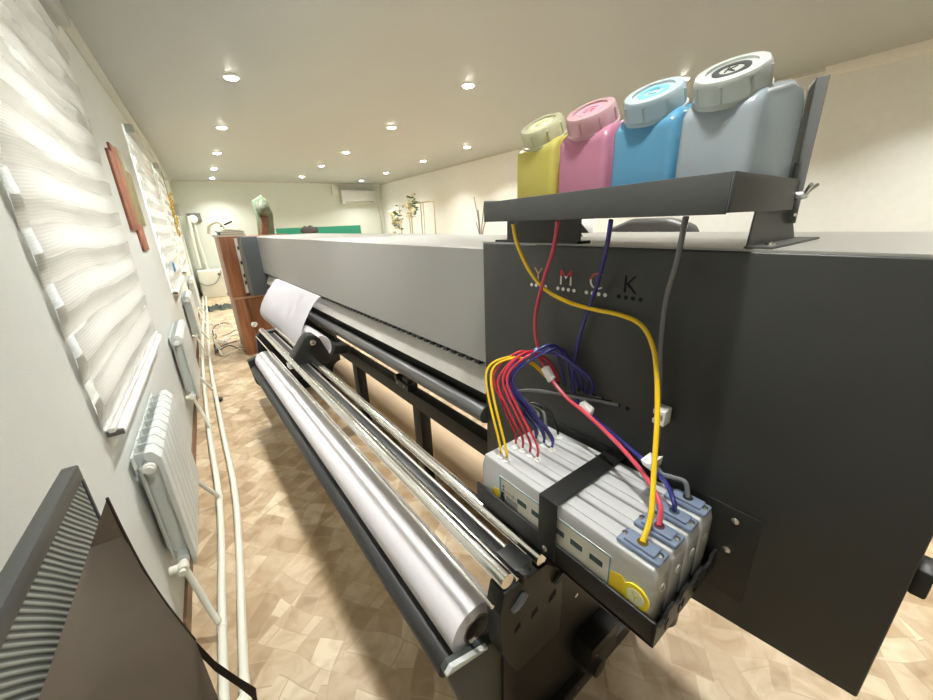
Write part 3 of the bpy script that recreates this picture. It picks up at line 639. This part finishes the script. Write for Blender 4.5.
# media holder on the bars
bm = B(); prism(bm, [(.425, .79), (.655, .77), (.665, .81), (.612, .94), (.588, .965), (.545, .972), (.518, .95), (.43, .84)], 'y', 2.34, 2.44, .008)
part('media_holder', bm, M_black, P)
part('holder_axle', lathe(B(), (.565, 2.34, .925), (0, -1, 0), [(.018, 0), (.018, .01), (.009, .012), (.009, .022), (.001, .023)], 16), M_screw, P)
bm = B(); box(bm, (.40, 2.30, .80), (.425, 2.36, .83), .003); part('holder_screw', bm, M_screw, P)
bm = B(); prism(bm, [(.72, .76), (.85, .75), (.85, .80), (.75, .82)], 'y', 2.50, 2.62, .004); part('rear_holder', bm, M_black, P)
# cartridge tray fixed to the front panel
TX0, TX1, TY0, TY1, TZ = .530, .80, .182, .685, .852
part('cartridge_tray', box(B(), (TX0, TY0, TZ), (TX1, TY1, TZ + .006)), M_black, P)
def traywall(a, b_): part('tray_wall', box(B(), a, b_, .0015), M_black, P)
traywall((TX0, TY0, TZ - .002), (TX0 + .006, TY1, TZ + .058));  traywall((TX0, TY1 - .006, TZ), (TX1, TY1, TZ + .035))
part('tray_wall', prism(B(), [(TX0, TZ), (TX1, TZ), (TX1, TZ + .05), (.775, TZ + .05), (.765, TZ + .035), (.735, TZ + .035), (.725, TZ + .052), (.700, TZ + .052), (.690, TZ + .04), (.672, TZ + .04), (.662, TZ + .054), (.638, TZ + .054), (.628, TZ + .04), (.610, TZ + .04), (.600, TZ + .055), (.578, TZ + .055), (.568, TZ + .04), (.545, TZ + .04), (TX0, TZ + .058)], 'y', TY0 - .003, TY0 + .003), M_black, P)
for ch_, xx_ in (('Y', .571), ('M', .632), ('C', .693), ('K', .753)):
    bm = text_bm(ch_, .034)
    for v in bm.verts: v.co = Vector((xx_ + v.co.x, TY0 - .0034 - v.co.z, TZ + .012 + v.co.y))
    part('tray_letter', bm, mat('cut_out_black', (.001, .001, .001), .95), P)
part('tray_foot', lathe(B(), (.63, .21, TZ), (0, 0, -1), [(.03, 0), (.03, .03), (.001, .032)], 20), M_black, P)
part('panel_flange', box(B(), (XF - .004, .12, .80), (XF, .70, 1.02), .001), M_black, P)
part('strap', prism(B(), [(TX0 - .004, TZ + .01), (TX0, TZ + .01), (TX0, 1.016), (XF - .004, 1.016), (XF - .004, .98), (XF, .98), (XF, 1.021), (TX0 - .004, 1.021)], 'y', .405, .455, .001), M_black, P)
for p, d in (((TX0 - .004, .432, .882), (-1, 0, 0)), ((XF - .004, .445, 1.0), (-1, 0, 0)), ((XF - .004, .162, .994), (-1, 0, 0)), ((XF - .004, .165, .916), (-1, 0, 0))):
    part('screw', lathe(B(), p, d, [(.0075, 0), (.0075, .002), (.004, .0045), (.001, .005)], 14), M_screw, P)
# YMCK cut-outs and tube holes
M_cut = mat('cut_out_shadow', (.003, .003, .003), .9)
def b_cut(nt, b, N, L):
    tc = N('ShaderNodeTexCoord'); sx = N('ShaderNodeSeparateXYZ'); L(tc.outputs['Object'], sx.inputs[0])
    r = ramp(N, [(0, (.72, .70, .66)), (.5, (.55, .05, .05))], True); mr = N('ShaderNodeMapRange')
    mr.inputs['From Min'].default_value = 1.424; mr.inputs['From Max'].default_value = 1.464; L(sx.outputs[2], mr.inputs['Value'])
    r.color_ramp.elements[1].position = .72
    L(mr.outputs[0], r.inputs[0]); L(r.outputs[0], b.inputs['Base Color'])
M_seen = node_mat('parts_seen_through_cut_out', b_cut, .5)
M_Yc = mat('tan_seen_through', (.62, .38, .22), .5)
for s, y, z, mm in (('Y', .719, 1.430, M_Yc), ('M', .624, 1.430, M_seen), ('C', .534, 1.430, M_seen), ('K', .446, 1.431, M_cut)):
    part('letter_cut_out', wall_text(s, .058, (XF - .0008, y, z)), mm, P)
    bm = B()
    for k in range(4): cyl(bm, (XF - .0012, y + .025 - k * .0175, z - .011), (XF + .001, y + .025 - k * .0175, z - .011), .0048, n=14)
    part('dot_cut_out', bm, M_cut if s == 'K' else M_whiteplastic, P)
bm = B()
for k in range(12): cyl(bm, (XF - .0012, .68 - k * .0237, 1.150), (XF + .001, .68 - k * .0237, 1.150), .0055, n=14)
part('tube_hole', bm, M_cut, P)

# ================================================================== rolls and paper
t = thing('paper_roll', 'long white paper roll lying on the take-up roller in front', 'paper roll', (.405, 1.8, .52))
cx, cz, R_ = .405, .602, .077
part('paper', lathe(B(), (cx, .545, cz), (0, 1, 0), [(.042, 0), (R_, 0), (R_, 2.68), (.042, 2.68)], 56, closed=True), M_paper, t)
part('core', lathe(B(), (cx, .543, cz), (0, 1, 0), [(.037, 0), (.042, 0), (.042, 2.69), (.037, 2.69)], 40, closed=True), M_card, t, 'cardboard core')
t = thing('feed_paper', 'white paper sheet draping from the far part of the print bed', 'paper', (.65, 3.4, .75))
import itertools
pa = [(.80, 1.125), (.775, 1.112), (.735, 1.075), (.69, 1.02), (.64, .955), (.60, .89), (.575, .83), (.57, .785), (.585, .745), (.62, .725), (.66, .735)]
near = [2.80, 2.80, 2.80, 2.79, 2.77, 2.75, 2.72, 2.70, 2.69, 2.68, 2.68]
pa = [(x if x < .79 else .798, z - .012 if i == 0 else z) for i, (x, z) in enumerate(pa)]
part('sheet', sheet(B(), [(x, n_, z) for (x, z), n_ in zip(pa, near)], [(x, 4.20, z) for x, z in pa], 8, .0015), M_paper, t)
sp_ = []
for k in range(40):
    a = -PI * .6 + k * .2; r = .050 - .0004 * k; sp_.append((.645 + r * math.cos(a), .85 + r * math.sin(a)))
part('curled_roll', sheet(B(), [(x, 2.70, z) for x, z in sp_], [(x, 4.1, z) for x, z in sp_], 4, .0012), M_paper, t)
fl = [(.655 + .055 * math.cos(a), .845 + .075 * math.sin(a)) for a in [2.2 - .25 * k for k in range(19)]]
part('curled_end', sheet(B(), [(x, 2.46, z) for x, z in fl], [(x, 2.84, z) for x, z in fl], 4, .0012), M_paper, t)
t = thing('kraft_roll', 'thick tan kraft-wrapped roll lying on the floor behind the posts', 'roll', (1.2, 2.8, 0))
part('wrap', cyl(B(), (1.20, 1.0, .115), (1.20, 3.86, .115), .115, n=36), M_tan, t)
part('end_plug', lathe(B(), (1.20, 1.0, .115), (0, -1, 0), [(.05, 0), (.05, .006), (.035, .008), (.001, .008)], 20), M_card, t)

# ================================================================== ink cartridges
M_cart = see_through('milky_cartridge_plastic', (.95, .97, .98), (.92, .95, .96), .20, .35, .25)
M_clampc = see_through('blue_clear_clamp', (.42, .52, .70), (.55, .66, .82), .35, .3, .1)
M_label = mat('cream_label', (.72, .70, .60), .5, var=.03); M_print = mat('label_print', (.05, .09, .09), .6)
inks = {'Y': ((.86, .62, .03), 'yellow'), 'M': ((.75, .25, .38), 'magenta'), 'C': ((.35, .6, .75), 'cyan'), 'K': ((.1, .1, .11), 'black')}
outs = {'Y': [.621, .598], 'M': [.628, .602, .575, .549], 'C': [.609, .582, .553], 'K': [.583]}
cxs = {'Y': .568, 'M': .629, 'C': .690, 'K': .751}
CZ = 1.01
for s in 'YMCK':
    x = cxs[s]; col, cn = inks[s]; y0, y1 = .196, .672
    t = thing('ink_cartridge', {'Y': 'translucent cartridge with yellow round badge, outermost in the black tray', 'M': 'translucent cartridge fed by the thick red tube, second in the tray', 'C': 'translucent cartridge fed by the thick blue tube, third in the tray', 'K': 'translucent cartridge fed by the black tube, innermost against the printer'}[s], 'ink cartridge', (x, .43, TZ + .006), group='ink cartridges in the black tray')
    bm = B(); prism(bm, [(y0, TZ + .008), (y1 - .01, TZ + .008), (y1, TZ + .03), (y1, .97), (y1 - .012, CZ), (y0 + .006, CZ), (y0, CZ - .02)], 'x', x - .027, x + .027, .004)
    part('shell', bm, M_cart, t)
    bm = B(); box(bm, (x - .010, y0 + .02, CZ), (x + .010, y1 - .06, CZ + .0025), .001); part('top_rib', bm, M_cart, t)
    if s == 'Y':
        bm = B(); prism(bm, [(y0 + .004, TZ + .012), (y0 + .13, TZ + .012), (y0 + .09, TZ + .088), (y0 + .06, TZ + .098), (y0 + .03, TZ + .06), (y0 + .004, TZ + .055)], 'x', x - .0280, x + .025)
        part('ink', bm, mat('yellow_ink_residue', (.88, .62, .03), .4), t)
        bm = B(); prism(bm, [(y1 - .10, TZ + .05), (y1 - .04, TZ + .05), (y1 - .05, TZ + .075), (y1 - .085, TZ + .082)], 'x', x - .0285, x - .02); part('ink', bm, MATS['yellow_ink_residue'], t)
        yc, zc = .226, .927; bd = part('badge', lathe(B(), (x - .027, yc, zc), (-1, 0, 0), [(.026, 0), (.026, .0035), (.001, .0036)], 36), mat('yellow_badge', (.88, .72, .03), .4), t)
        part('badge_disc', lathe(B(), (x - .0306, yc, zc), (-1, 0, 0), [(.0165, 0), (.0165, .0008), (.001, .0009)], 32), mat('pale_badge_disc', (.8, .8, .6), .4), bd)
        part('badge_letter', wall_text('Y', .028, (x - .0320, yc, zc - .009)), mat('olive_letter', (.5, .42, .03), .5), bd)
        lb = part('label', box(B(), (x - .0285, .281, TZ + .05), (x - .027, .60, .976)), M_label, t)
        for yy in (.297, .345, .392, .458, .505): part('label_mark', box(B(), (x - .0292, yy, .934), (x - .0285, yy + .030, .948)), M_print, lb)
        bm = B(); box(bm, (x - .0292, .281, .9735), (x - .0285, .60, .976)); box(bm, (x - .0292, .281, .90), (x - .0285, .2835, .974)); box(bm, (x - .0292, .594, .90), (x - .0285, .60, .974)); part('label_edge', bm, mat('blue_label_edge', (.08, .3, .4), .5), lb)
        bm = B()
        for k in range(5): box(bm, (x - .0292, .582, .905 + k * .011), (x - .0285, .588, .912 + k * .011))
        for k in range(6): box(bm, (x - .0292, .535 - .0 * k, .906 + k * .0042), (x - .0285, .575, .9074 + k * .0042))
        box(bm, (x - .0292, .52, .94), (x - .0285, .58, .9412)); box(bm, (x - .0292, .549, .934), (x - .0285, .5505, .9475)); part('label_text', bm, M_print, lb)
    else:
        bm = B(); box(bm, (x - .022, y0 + .006, TZ + .012), (x + .022, y0 + .12, TZ + (.03 if s != 'K' else .02))); part('ink', bm, mat(cn + '_ink_residue', col, .4), t)
    part('end_ring', lathe(B(), (x, y0, .955), (0, -1, 0), [(.010, 0), (.010, .002), (.007, .002), (.007, 0)], 20, closed=True), M_cart, t)
    # clamp cap
    yc = .240
    bm = B(); box(bm, (x - .020, yc - .042, CZ), (x + .020, yc + .042, CZ + .011), .005); box(bm, (x - .015, yc - .030, CZ + .011), (x + .015, yc + .030, CZ + .017), .003)
    cp = part('clamp_cap', bm, M_clampc, t, 'blue translucent clamp cap')
    part('cap_hole', lathe(B(), (x, yc, CZ + .017), (0, 0, 1), [(.010, 0), (.010, .0008), (.001, .0009)], 20), mat('dark_hole_' + s, tuple(c * .12 for c in col), .5), cp)
    for yy in (yc - .034, yc + .034): part('screw', lathe(B(), (x, yy, CZ + .011), (0, 0, 1), [(.006, 0), (.006, .003), (.001, .0045)], 12), M_screw, cp)
    for yy in outs[s]: part('outlet', lathe(B(), (x - .004, yy, CZ), (0, 0, 1), [(.0095, 0), (.0095, .003), (.0055, .004), (.0045, .012), (.001, .012)], 16), M_whiteplastic, t, 'white outlet ring')

# ================================================================== ink shelf on top of the printer
S = thing('ink_bottle_shelf', 'dark grey metal shelf holding four ink bottles on the printer', 'shelf', (.85, .52, ZT + .004))
SX0, SX1, SY0, SY1, SZ = .68, 1.0, .238, .805, 1.596
part('shelf_plate', box(B(), (SX0, SY0, SZ), (SX1, SY1, SZ + .004)), M_shelf, S)
part('front_lip', prism(B(), [(SY0, SZ - .002), (SY1, SZ - .002), (SY1, SZ + .046), (SY0, SZ + .058)], 'x', SX0 - .003, SX0, .001), M_shelf, S)
part('side_lip', prism(B(), [(SX0, SZ), (SX1, SZ), (SX1, SZ + .056), (SX0, SZ + .058)], 'y', SY0 - .003, SY0, .001), M_shelf, S)
part('side_lip', prism(B(), [(SX0, SZ), (SX1, SZ), (SX1, SZ + .056), (SX0, SZ + .050)], 'y', SY1, SY1 + .003, .001), M_shelf, S)
part('back_lip', box(B(), (SX1, SY0, SZ), (SX1 + .003, SY1, SZ + .085)), M_shelf, S)
for ys_, sg in ((SY0 - .004, -1), (SY1 + .004, 1)):
    ya = ys_ - .001 if sg < 0 else ys_; bm = B()
    prism(bm, [(1.005, 1.57), (1.022, 1.57), (1.022, 1.825), (1.019, 1.825), (.985, 1.80), (.985, 1.64)], 'y', ys_ + .014 if sg < 0 else ys_, ys_ + .017 if sg < 0 else ys_ + .003)
    box(bm, (1.019, ys_ - .004 if sg < 0 else ys_, 1.57), (1.022, ys_ + .017 if sg < 0 else ys_ + .02, 1.825))
    part('back_upright', bm, mat('lit_grey_powder_coat', (.16, .165, .16), .45, var=.08), S)  # lighter grey stands in for light on the facing strip
    part('side_bracket', prism(B(), [(.815, ZT + .006), (1.10, ZT + .006), (1.03, SZ + .002), (.825, SZ + .002)], 'y', ys_ + sg * .001 + (.010 if sg < 0 else -.013), ys_ + sg * .001 + (.013 if sg < 0 else -.010)), M_shelf, S)
part('side_bracket_flange', box(B(), (.81, .205, ZT + .004), (1.12, .247, ZT + .008)), M_shelf, S)
part('inner_bracket', box(B(), (.815, .60, ZT + .006), (.819, .862, SZ)), M_black, S)
part('inner_bracket_foot', box(B(), (.806, .60, ZT + .004), (.86, .905, ZT + .010)), M_black, S)
bm = B(); lathe(bm, (1.0, .236, 1.622), (0, -1, 0), [(.008, 0), (.008, .012), (.005, .02)], 12)
for s in (-1, 1): tube(bm, [(1.0, .222, 1.622), (1.0 + s * .012, .215, 1.634), (1.0 + s * .022, .210, 1.640)], .0035)
part('wing_nut', bm, M_screw, S)
part('screw', lathe(B(), (.86, .222, ZT + .008), (0, 0, 1), [(.009, 0), (.008, .004), (.001, .006)], 14), M_screw, S)
part('screw', lathe(B(), (1.010, .232, 1.585), (0, -1, 0), [(.005, 0), (.004, .003), (.001, .004)], 12), M_screw, S)

# bottles
bot = (('Y', .652, (1, .90, .26), (1, .95, .5), 'milky bottle tinted yellow with cream cap, smallest at the shelf\'s left end', (.9, .86, .45)),
       ('M', .522, (1, .47, .66), (1, .65, .8), 'milky bottle tinted pink with pink-red cap, second from the shelf\'s left end', (.86, .30, .40)),
       ('C', .392, (.26, .66, .98), (.5, .82, .99), 'milky bottle tinted bright blue, third from the shelf\'s left end', (.16, .50, .72)),
       ('K', .275, (.68, .77, .83), (.84, .9, .93), 'milky grey-blue bottle with black-marked cap, nearest at the shelf\'s right end', (.03, .03, .03)))
for s, yc, col, tint, lab, lc in bot:
    yc = {'Y': .706, 'M': .568, 'C': .431, 'K': .304}[s]; hw = {'Y': .062, 'M': .063, 'C': .062, 'K': .059}[s]; b0 = SZ + .004
    t = thing('ink_bottle', lab, 'bottle', (.78, yc, b0), group='ink bottles on the shelf')
    x0, x1 = .755, .982
    bm = B(); prism(bm, [(x0, b0), (x1, b0), (x1, b0 + .175), (x1 - .022, b0 + .203), (x1 - .08, b0 + .208), (x0 + .022, b0 + .178), (x0, b0 + .156)], 'y', yc - hw, yc + hw, .013)
    part('body', bm, see_through('bottle_plastic_' + s, col, tint, .26, .5, .2), t, smooth=True)
    ax = Vector((-.52, -.06, .85)).normalized(); c0 = Vector((x0 + .054, yc + .002, b0 + .166))
    part('neck', lathe(B(), c0, ax, [(.047, 0), (.047, .026), (.001, .026)], 32), see_through('bottle_plastic_' + s, col, tint, .3), t, smooth=False)
    M_cap = see_through('cap_plastic_' + s, {'Y': (.86, .86, .62), 'M': (.90, .62, .66), 'C': (.74, .86, .88), 'K': (.80, .84, .80)}[s], (.9, .9, .86), .18, .4, .25)
    prof = [(.053, .004), (.056, .006), (.056, .011), (.053, .013), (.053, .041), (.050, .046), (.036, .047), (.036, .043), (.001, .043)]
    cp = part('cap', lathe(B(), c0 + ax * .012, ax, prof, 40), M_cap, t)
    u, w = frame_of(ax)
    for k in range(8):
        a = 2 * PI * k / 8; d = u * math.cos(a) + w * math.sin(a); p = c0 + ax * .012 + d * .0525
        part('grip_rib', cyl(B(), p + ax * .014, p + ax * .038, .0025, n=8), M_cap, cp)
    # coloured mark seen inside the cap
    bm = B(); lathe(bm, c0 + ax * .0555, ax, [(.027, 0), (.027, .001), (.017, .001), (.017, 0)], 30, closed=True)
    part('cap_ring', bm, mat('cap_mark_' + s, lc, .5), cp)
    bm = text_bm(s, .030); e1 = Vector((0, -1, 0)); e1 = (e1 - ax * e1.dot(ax)).normalized(); e2 = ax.cross(e1)
    for v in bm.verts: v.co = c0 + ax * (.0565 + v.co.z) + e1 * v.co.x + e2 * (v.co.y - .010)
    part('cap_letter', bm, mat('cap_mark_' + s, lc, .5), cp)

# ================================================================== tubes
def PX(lst): return [U(a, b_, 'x', x) for a, b_, x in lst]
def big(name, pts, r, mm, lab): return single(name, tube(B(), pts, r, 12, 10), mm, pts[-1], lab, 'tube')
def cap_at(s): return Vector((cxs[s], .240, CZ + .018))
yp = PX([(513, 224, .715), (517, 243, .725), (529, 270, .745), (546, 290, .76), (568, 302, .77), (592, 309, .775), (620, 315, .775), (641, 325, .77), (653, 347, .755), (657, 380, .735), (657, 420, .70), (654, 470, .65), (651, 515, .60)]) + [cap_at('Y')]
big('ink_supply_tube', yp, .0052, T_Y, 'thick yellow tube curving from the shelf down to the outermost cartridge')
mp_ = PX([(558, 221, .72), (553, 250, .735), (542, 285, .75), (535, 320, .76), (538, 348, .76), (548, 374, .755), (566, 397, .75), (583, 411, .745), (604, 430, .735), (628, 455, .71), (648, 480, .68), (660, 505, .65)]) + [cap_at('M')]
big('ink_supply_tube', mp_, .0052, T_pink, 'thick red tube falling from the shelf and crossing to the second cartridge')
cp_ = PX([(611, 220, .72), (607, 245, .74), (597, 285, .77), (583, 325, .78), (574, 362, .785), (573, 385, .785), (578, 402, .78), (592, 416, .775), (618, 438, .765), (645, 462, .745), (665, 482, .72)]) + [cap_at('C') + Vector((0, .004, .02)), cap_at('C')]
big('ink_supply_tube', cp_, .0050, T_C, 'thick dark blue tube falling from the shelf to the third cartridge')
kp_ = PX([(686, 217, .72), (677, 260, .74), (666, 300, .76), (661, 340, .775)])
kp2 = PX([(661, 340, .775), (660, 385, .775), (659, 425, .77), (657, 455, .765), (660, 472, .76), (672, 477, .76), (685, 482, .757)]) + [cap_at('K')]
single('ink_supply_tube', tube(B(), kp_ + kp2[1:], .0052, 12, 10), T_clear, kp2[-1], 'thick smoky black tube hanging straight down to the innermost cartridge', 'tube')
# outlet tubes to the row of holes
def hole(k): return Vector((XF, .68 - k * .0237, 1.150))
spec = [('Y', .621, (486, 375), (508, 357), 0, T_Y, 'thin yellow tube arching from the outermost cartridge, outer of the pair'), ('Y', .598, (491, 375), (514, 358), 0, T_Y, 'thin yellow tube arching from the outermost cartridge, inner of the pair'),
        ('M', .628, (494, 375), (518, 352), 1, T_M, ''), ('M', .602, (498, 380), (522, 354), 1, T_M, ''), ('M', .575, (503, 378), (526, 352), 2, T_M, ''), ('M', .549, (507, 378), (530, 355), 2, T_M, ''),
        ('C', .609, (504, 385), (535, 352), 3, T_C, ''), ('C', .582, (509, 382), (538, 350), 4, T_C, ''), ('C', .553, (513, 378), (542, 354), 5, T_C, '')]
for i, (s, yy, a, b_, hk, mm, lab) in enumerate(spec):
    x = cxs[s] - .004; st = Vector((x, yy, CZ + .01)); xm = .60 + .02 * ('YMC'.index(s)) + .004 * (i % 3)
    p1 = U(*((a[0] + 6, a[1] + 52)), 'x', x + .0); p2 = U(*a, 'x', xm); p3 = U(*b_, 'x', xm + .06)
    e = hole(hk) + Vector((0, -.004 * (i % 2), .003 * (i % 3)))
    mid = (p3 + e) / 2 + Vector((.01, 0, .035 + (.02 if s == 'C' else -.015)))
    pts = [st, st + Vector((0, .004, .035)), (st + p2) / 2 + Vector((-.004, .0, .01)), p2, p3, mid, e]
    if s == 'Y': pts = [st, st + Vector((0, .006, .03)), p2, p3, mid + Vector((0, 0, -.01)), e]
    g = None
    if s == 'M': lab = 'thin red tube in the bundle arching from the second cartridge'; g = 'thin red tubes of the bundle'
    if s == 'C': lab = 'thin blue tube in the bundle arching from the third cartridge'; g = 'thin blue tubes of the bundle'
    single('outlet_tube', tube(B(), pts, .0033, 10, 10), mm, st, lab, 'tube', group=g)
for i, (b_, c_) in enumerate((((556, 352), (577, 372)), ((548, 349), (584, 375)), ((560, 356), (590, 378)))):
    st = Vector((cxs['C'] - .004, .609 - .028 * i, CZ + .01))
    pts = [st, st + Vector((0, .01, .03)), U(517 + 2 * i, 398, 'x', .66), U(508 + 3 * i, 377, 'x', .68), U(524 + 3 * i, 354, 'x', .72), U(*b_, 'x', .75), U(*c_, 'x', .78), hole(5.5 + i * .6)]
    single('outlet_tube', tube(B(), pts, .0033, 10, 10), T_C, st, 'thin blue tube of the loops reaching the holes beyond the white clip', 'tube', group='blue tubes looping to the panel holes')
for i, (o, hk) in enumerate(((0, 9), (4, 8), (8, 10))):
    st = Vector((cxs['K'] - .004 - .02 * i, .583 + .02 * i, CZ + .01))
    pts = [st, st + Vector((0, .01, .028)), U(546 - o, 408 + o / 2, 'x', .74), U(520 + o / 2, 399, 'x', .73), U(512, 393, 'x', .71), U(530, 392 - o / 4, 'x', .73), U(565, 393 + o / 4, 'x', .77), hole(hk)]
    single('outlet_tube', tube(B(), pts, (.0033, .0045, .0045)[i], 10, 10), (T_K, T_clear2, T_clear2)[i], st, ('thin black tube from the innermost cartridge outlet to the farthest panel hole', 'smoky grey tube running level across to the panel holes', 'second smoky grey tube running level just below its twin')[i], 'tube')
# tube clips
def clip(name, c, d, lab, L_=.030, w_=.011, up=None):
    d = Vector(d).normalized(); n_ = Vector((-1, 0, 0)); n_ = (n_ - d * n_.dot(d)).normalized(); s_ = d.cross(n_)
    bm = B(); M_ = Matrix((d, s_, n_)).transposed()
    b2 = B(); box(b2, (-L_ / 2, -w_, -.0075), (L_ / 2, w_, .0075), .003)
    box(b2, (-L_ / 2 + .003, -w_ - .003, -.0085), (L_ / 2 - .003, -w_ + .002, .004), .001)
    for v in b2.verts: v.co = Vector(c) + M_ @ v.co
    single(name, b2, M_whiteplastic, Vector(c), lab, 'clip')
clip('tube_clip', mp_[5] + Vector((0, 0, .0)), mp_[6] - mp_[4], 'white plastic clip on the red tube at the top of its diagonal', .044, .010)
clip('tube_clip', mp_[7] + Vector((.012, 0, 0)), mp_[8] - mp_[6], 'white plastic clip joining the red and blue tubes', .040, .012)
cc = U(659.5, 416, 'x', .745)
bm = B(); box(bm, (cc.x - .008, cc.y - .012, cc.z + .004), (cc.x + .028, cc.y + .012, cc.z + .016), .003); box(bm, (cc.x - .008, cc.y - .012, cc.z - .018), (cc.x + .028, cc.y + .012, cc.z - .006), .003); box(bm, (cc.x - .008, cc.y - .014, cc.z - .018), (cc.x + .022, cc.y - .010, cc.z + .016), .001)
single('tube_clip', bm, M_whiteplastic, cc, 'white twin clip holding the yellow and black tubes together', 'clip')
cc = U(649, 463, 'x', .69)
bm = B(); prism(bm, [(cc.y - .012, cc.z - .01), (cc.y + .008, cc.z - .004), (cc.y + .014, cc.z + .006), (cc.y - .002, cc.z + .004), (cc.y - .014, cc.z + .012)], 'x', cc.x - .01, cc.x + .03, .001)
single('tube_clip', bm, M_whiteplastic, cc, 'lowest small white clip where yellow and red tubes cross', 'clip')

# ================================================================== left foreground: mesh panel and brown sheet (room axes)
M_mframe = mat('dark_grey_frame', (.07, .075, .072), .4, var=.1)
def b_mesh(nt, b, N, L):
    tc = N('ShaderNodeTexCoord'); dt = N('ShaderNodeVectorMath'); dt.operation = 'DOT_PRODUCT'; dt.inputs[1].default_value = (0, .75, .66)
    nz = N('ShaderNodeTexNoise'); nz.inputs['Scale'].default_value = 3; L(tc.outputs['Object'], nz.inputs['Vector'])
    av = N('ShaderNodeVectorMath'); av.operation = 'MULTIPLY_ADD'; av.inputs[1].default_value = (.02, .02, .02); L(nz.outputs['Color'], av.inputs[0]); L(tc.outputs['Object'], av.inputs[2])
    L(av.outputs[0], dt.inputs[0])
    m1 = N('ShaderNodeMath'); m1.operation = 'MULTIPLY'; m1.inputs[1].default_value = 2 * PI / .0095; L(dt.outputs['Value'], m1.inputs[0])
    si = N('ShaderNodeMath'); si.operation = 'SINE'; L(m1.outputs[0], si.inputs[0])
    mr = N('ShaderNodeMapRange'); mr.inputs['From Min'].default_value = -1; L(si.outputs[0], mr.inputs['Value'])
    r = ramp(N, [(.25, (.09, .10, .09)), (.75, (.34, .37, .33))]); L(mr.outputs[0], r.inputs[0]); L(r.outputs[0], b.inputs['Base Color'])
    bp = N('ShaderNodeBump'); bp.inputs['Strength'].default_value = .4; bp.inputs['Distance'].default_value = .002; L(si.outputs[0], bp.inputs['Height']); L(bp.outputs['Normal'], b.inputs['Normal'])
M_mesh = node_mat('grey_ribbed_mesh', b_mesh, .7)
t = thing('mesh_panel', 'black-framed ribbed mesh panel standing by the left wall', 'panel', (-.28, .5, 0), True)
mx0, mx1 = -.300, -.277
part('mesh', box(B(), (mx0 + .008, .07, .04), (mx1 - .003, .87, 1.185)), M_mesh, t)
part('top_rail', box(B(), (mx0, .06, 1.178), (mx1, .88, 1.208), .003), M_mframe, t)
part('bottom_rail', box(B(), (mx0, .06, .0), (mx1, .88, .05), .004), M_mframe, t)
for yy in (.06, .872): part('side_rail', box(B(), (mx0, yy, .05), (mx1, yy + .008, 1.178), .002), M_mframe, t)
M_brown = mat('brown_glossy_fabric', (.27, .225, .18), .5, var=.12, scale=3)
t = thing('brown_screen', 'brown fabric sheet with curved black rim in the left foreground', 'screen', (-.2, .73, 0), True)
Y_ = .74
cur = [UR(px, py, 'y', Y_) for px, py in ((107, 498), (125, 535), (145, 572), (168, 606), (195, 640))]
left = [UR(107, 498, 'x', -.245), None]
pt = [(p.x, p.z) for p in cur] + [(cur[-1].x - .0, .75), (cur[-1].x + .0, .02)]
L2 = []
for i, (x, z) in enumerate(pt):
    L2.append((x, Y_, z))
lft = [UR(107, 498, 'y', Y_), UR(90, 548, 'x', -.262), UR(76, 590, 'x', -.262), UR(62, 632, 'x', -.262), UR(49, 670, 'x', -.262), UR(38, 700, 'x', -.262), None]
lft[6] = Vector((lft[5].x, lft[5].y, .02))
lft = [Vector((max(p.x, -.262), p.y, p.z)) for p in lft]
part('fabric', sheet(B(), L2, lft, 10, .003), M_brown, t)
rim = [UR(px, py, 'y', Y_) for px, py in ((107, 498), (125, 535), (145, 572), (168, 606), (195, 640), (215, 661), (238, 677), (256, 688))]
bm = B(); tube(bm, rim[:5], .0022, 8, 6); part('rim_piping', bm, mat('dark_brown_piping', (.03, .022, .018), .5), t)
ro = [Vector(r) for r in rim[4:]] + [UR(257, 698, 'y', Y_), Vector((UR(257, 698, 'y', Y_).x, Y_, .02))]
ri_ = [r + Vector((-.006, 0, -.026)) for r in ro[:3]] + [ro[3] + Vector((-.012, 0, -.022)), ro[4] + Vector((-.010, 0, 0)), ro[5] + Vector((-.010, 0, 0))]
part('rim', sheet(B(), ro, ri_, 2, .005), mat('dark_brown_rim', (.035, .026, .02), .4), t)

# ================================================================== LIGHT
w = bpy.data.worlds.new('world'); SC.world = w; w.use_nodes = True
bg = w.node_tree.nodes['Background']; bg.inputs[0].default_value = (.98, .99, .98, 1); bg.inputs[1].default_value = 4.6
for i, (a, b_) in enumerate(WINS):
    ld = bpy.data.lights.new('daylight', 'AREA'); ld.shape = 'RECTANGLE'; ld.size = b_ - a; ld.size_y = Z1 - Z0; ld.energy = 1
    lo = bpy.data.objects.new('daylight', ld); COL.objects.link(lo)
    lo.location = room2w((WL - .22, (a + b_) / 2, (Z0 + Z1) / 2)); lo.rotation_euler = (PI / 2, 0, -PI / 2 - RA)
    ld.cycles.is_portal = True
SC.view_settings.view_transform = 'Standard'; SC.view_settings.look = 'None'; SC.view_settings.gamma = 1
SC.view_settings.exposure = 0.85
SC.view_settings.use_curve_mapping = False
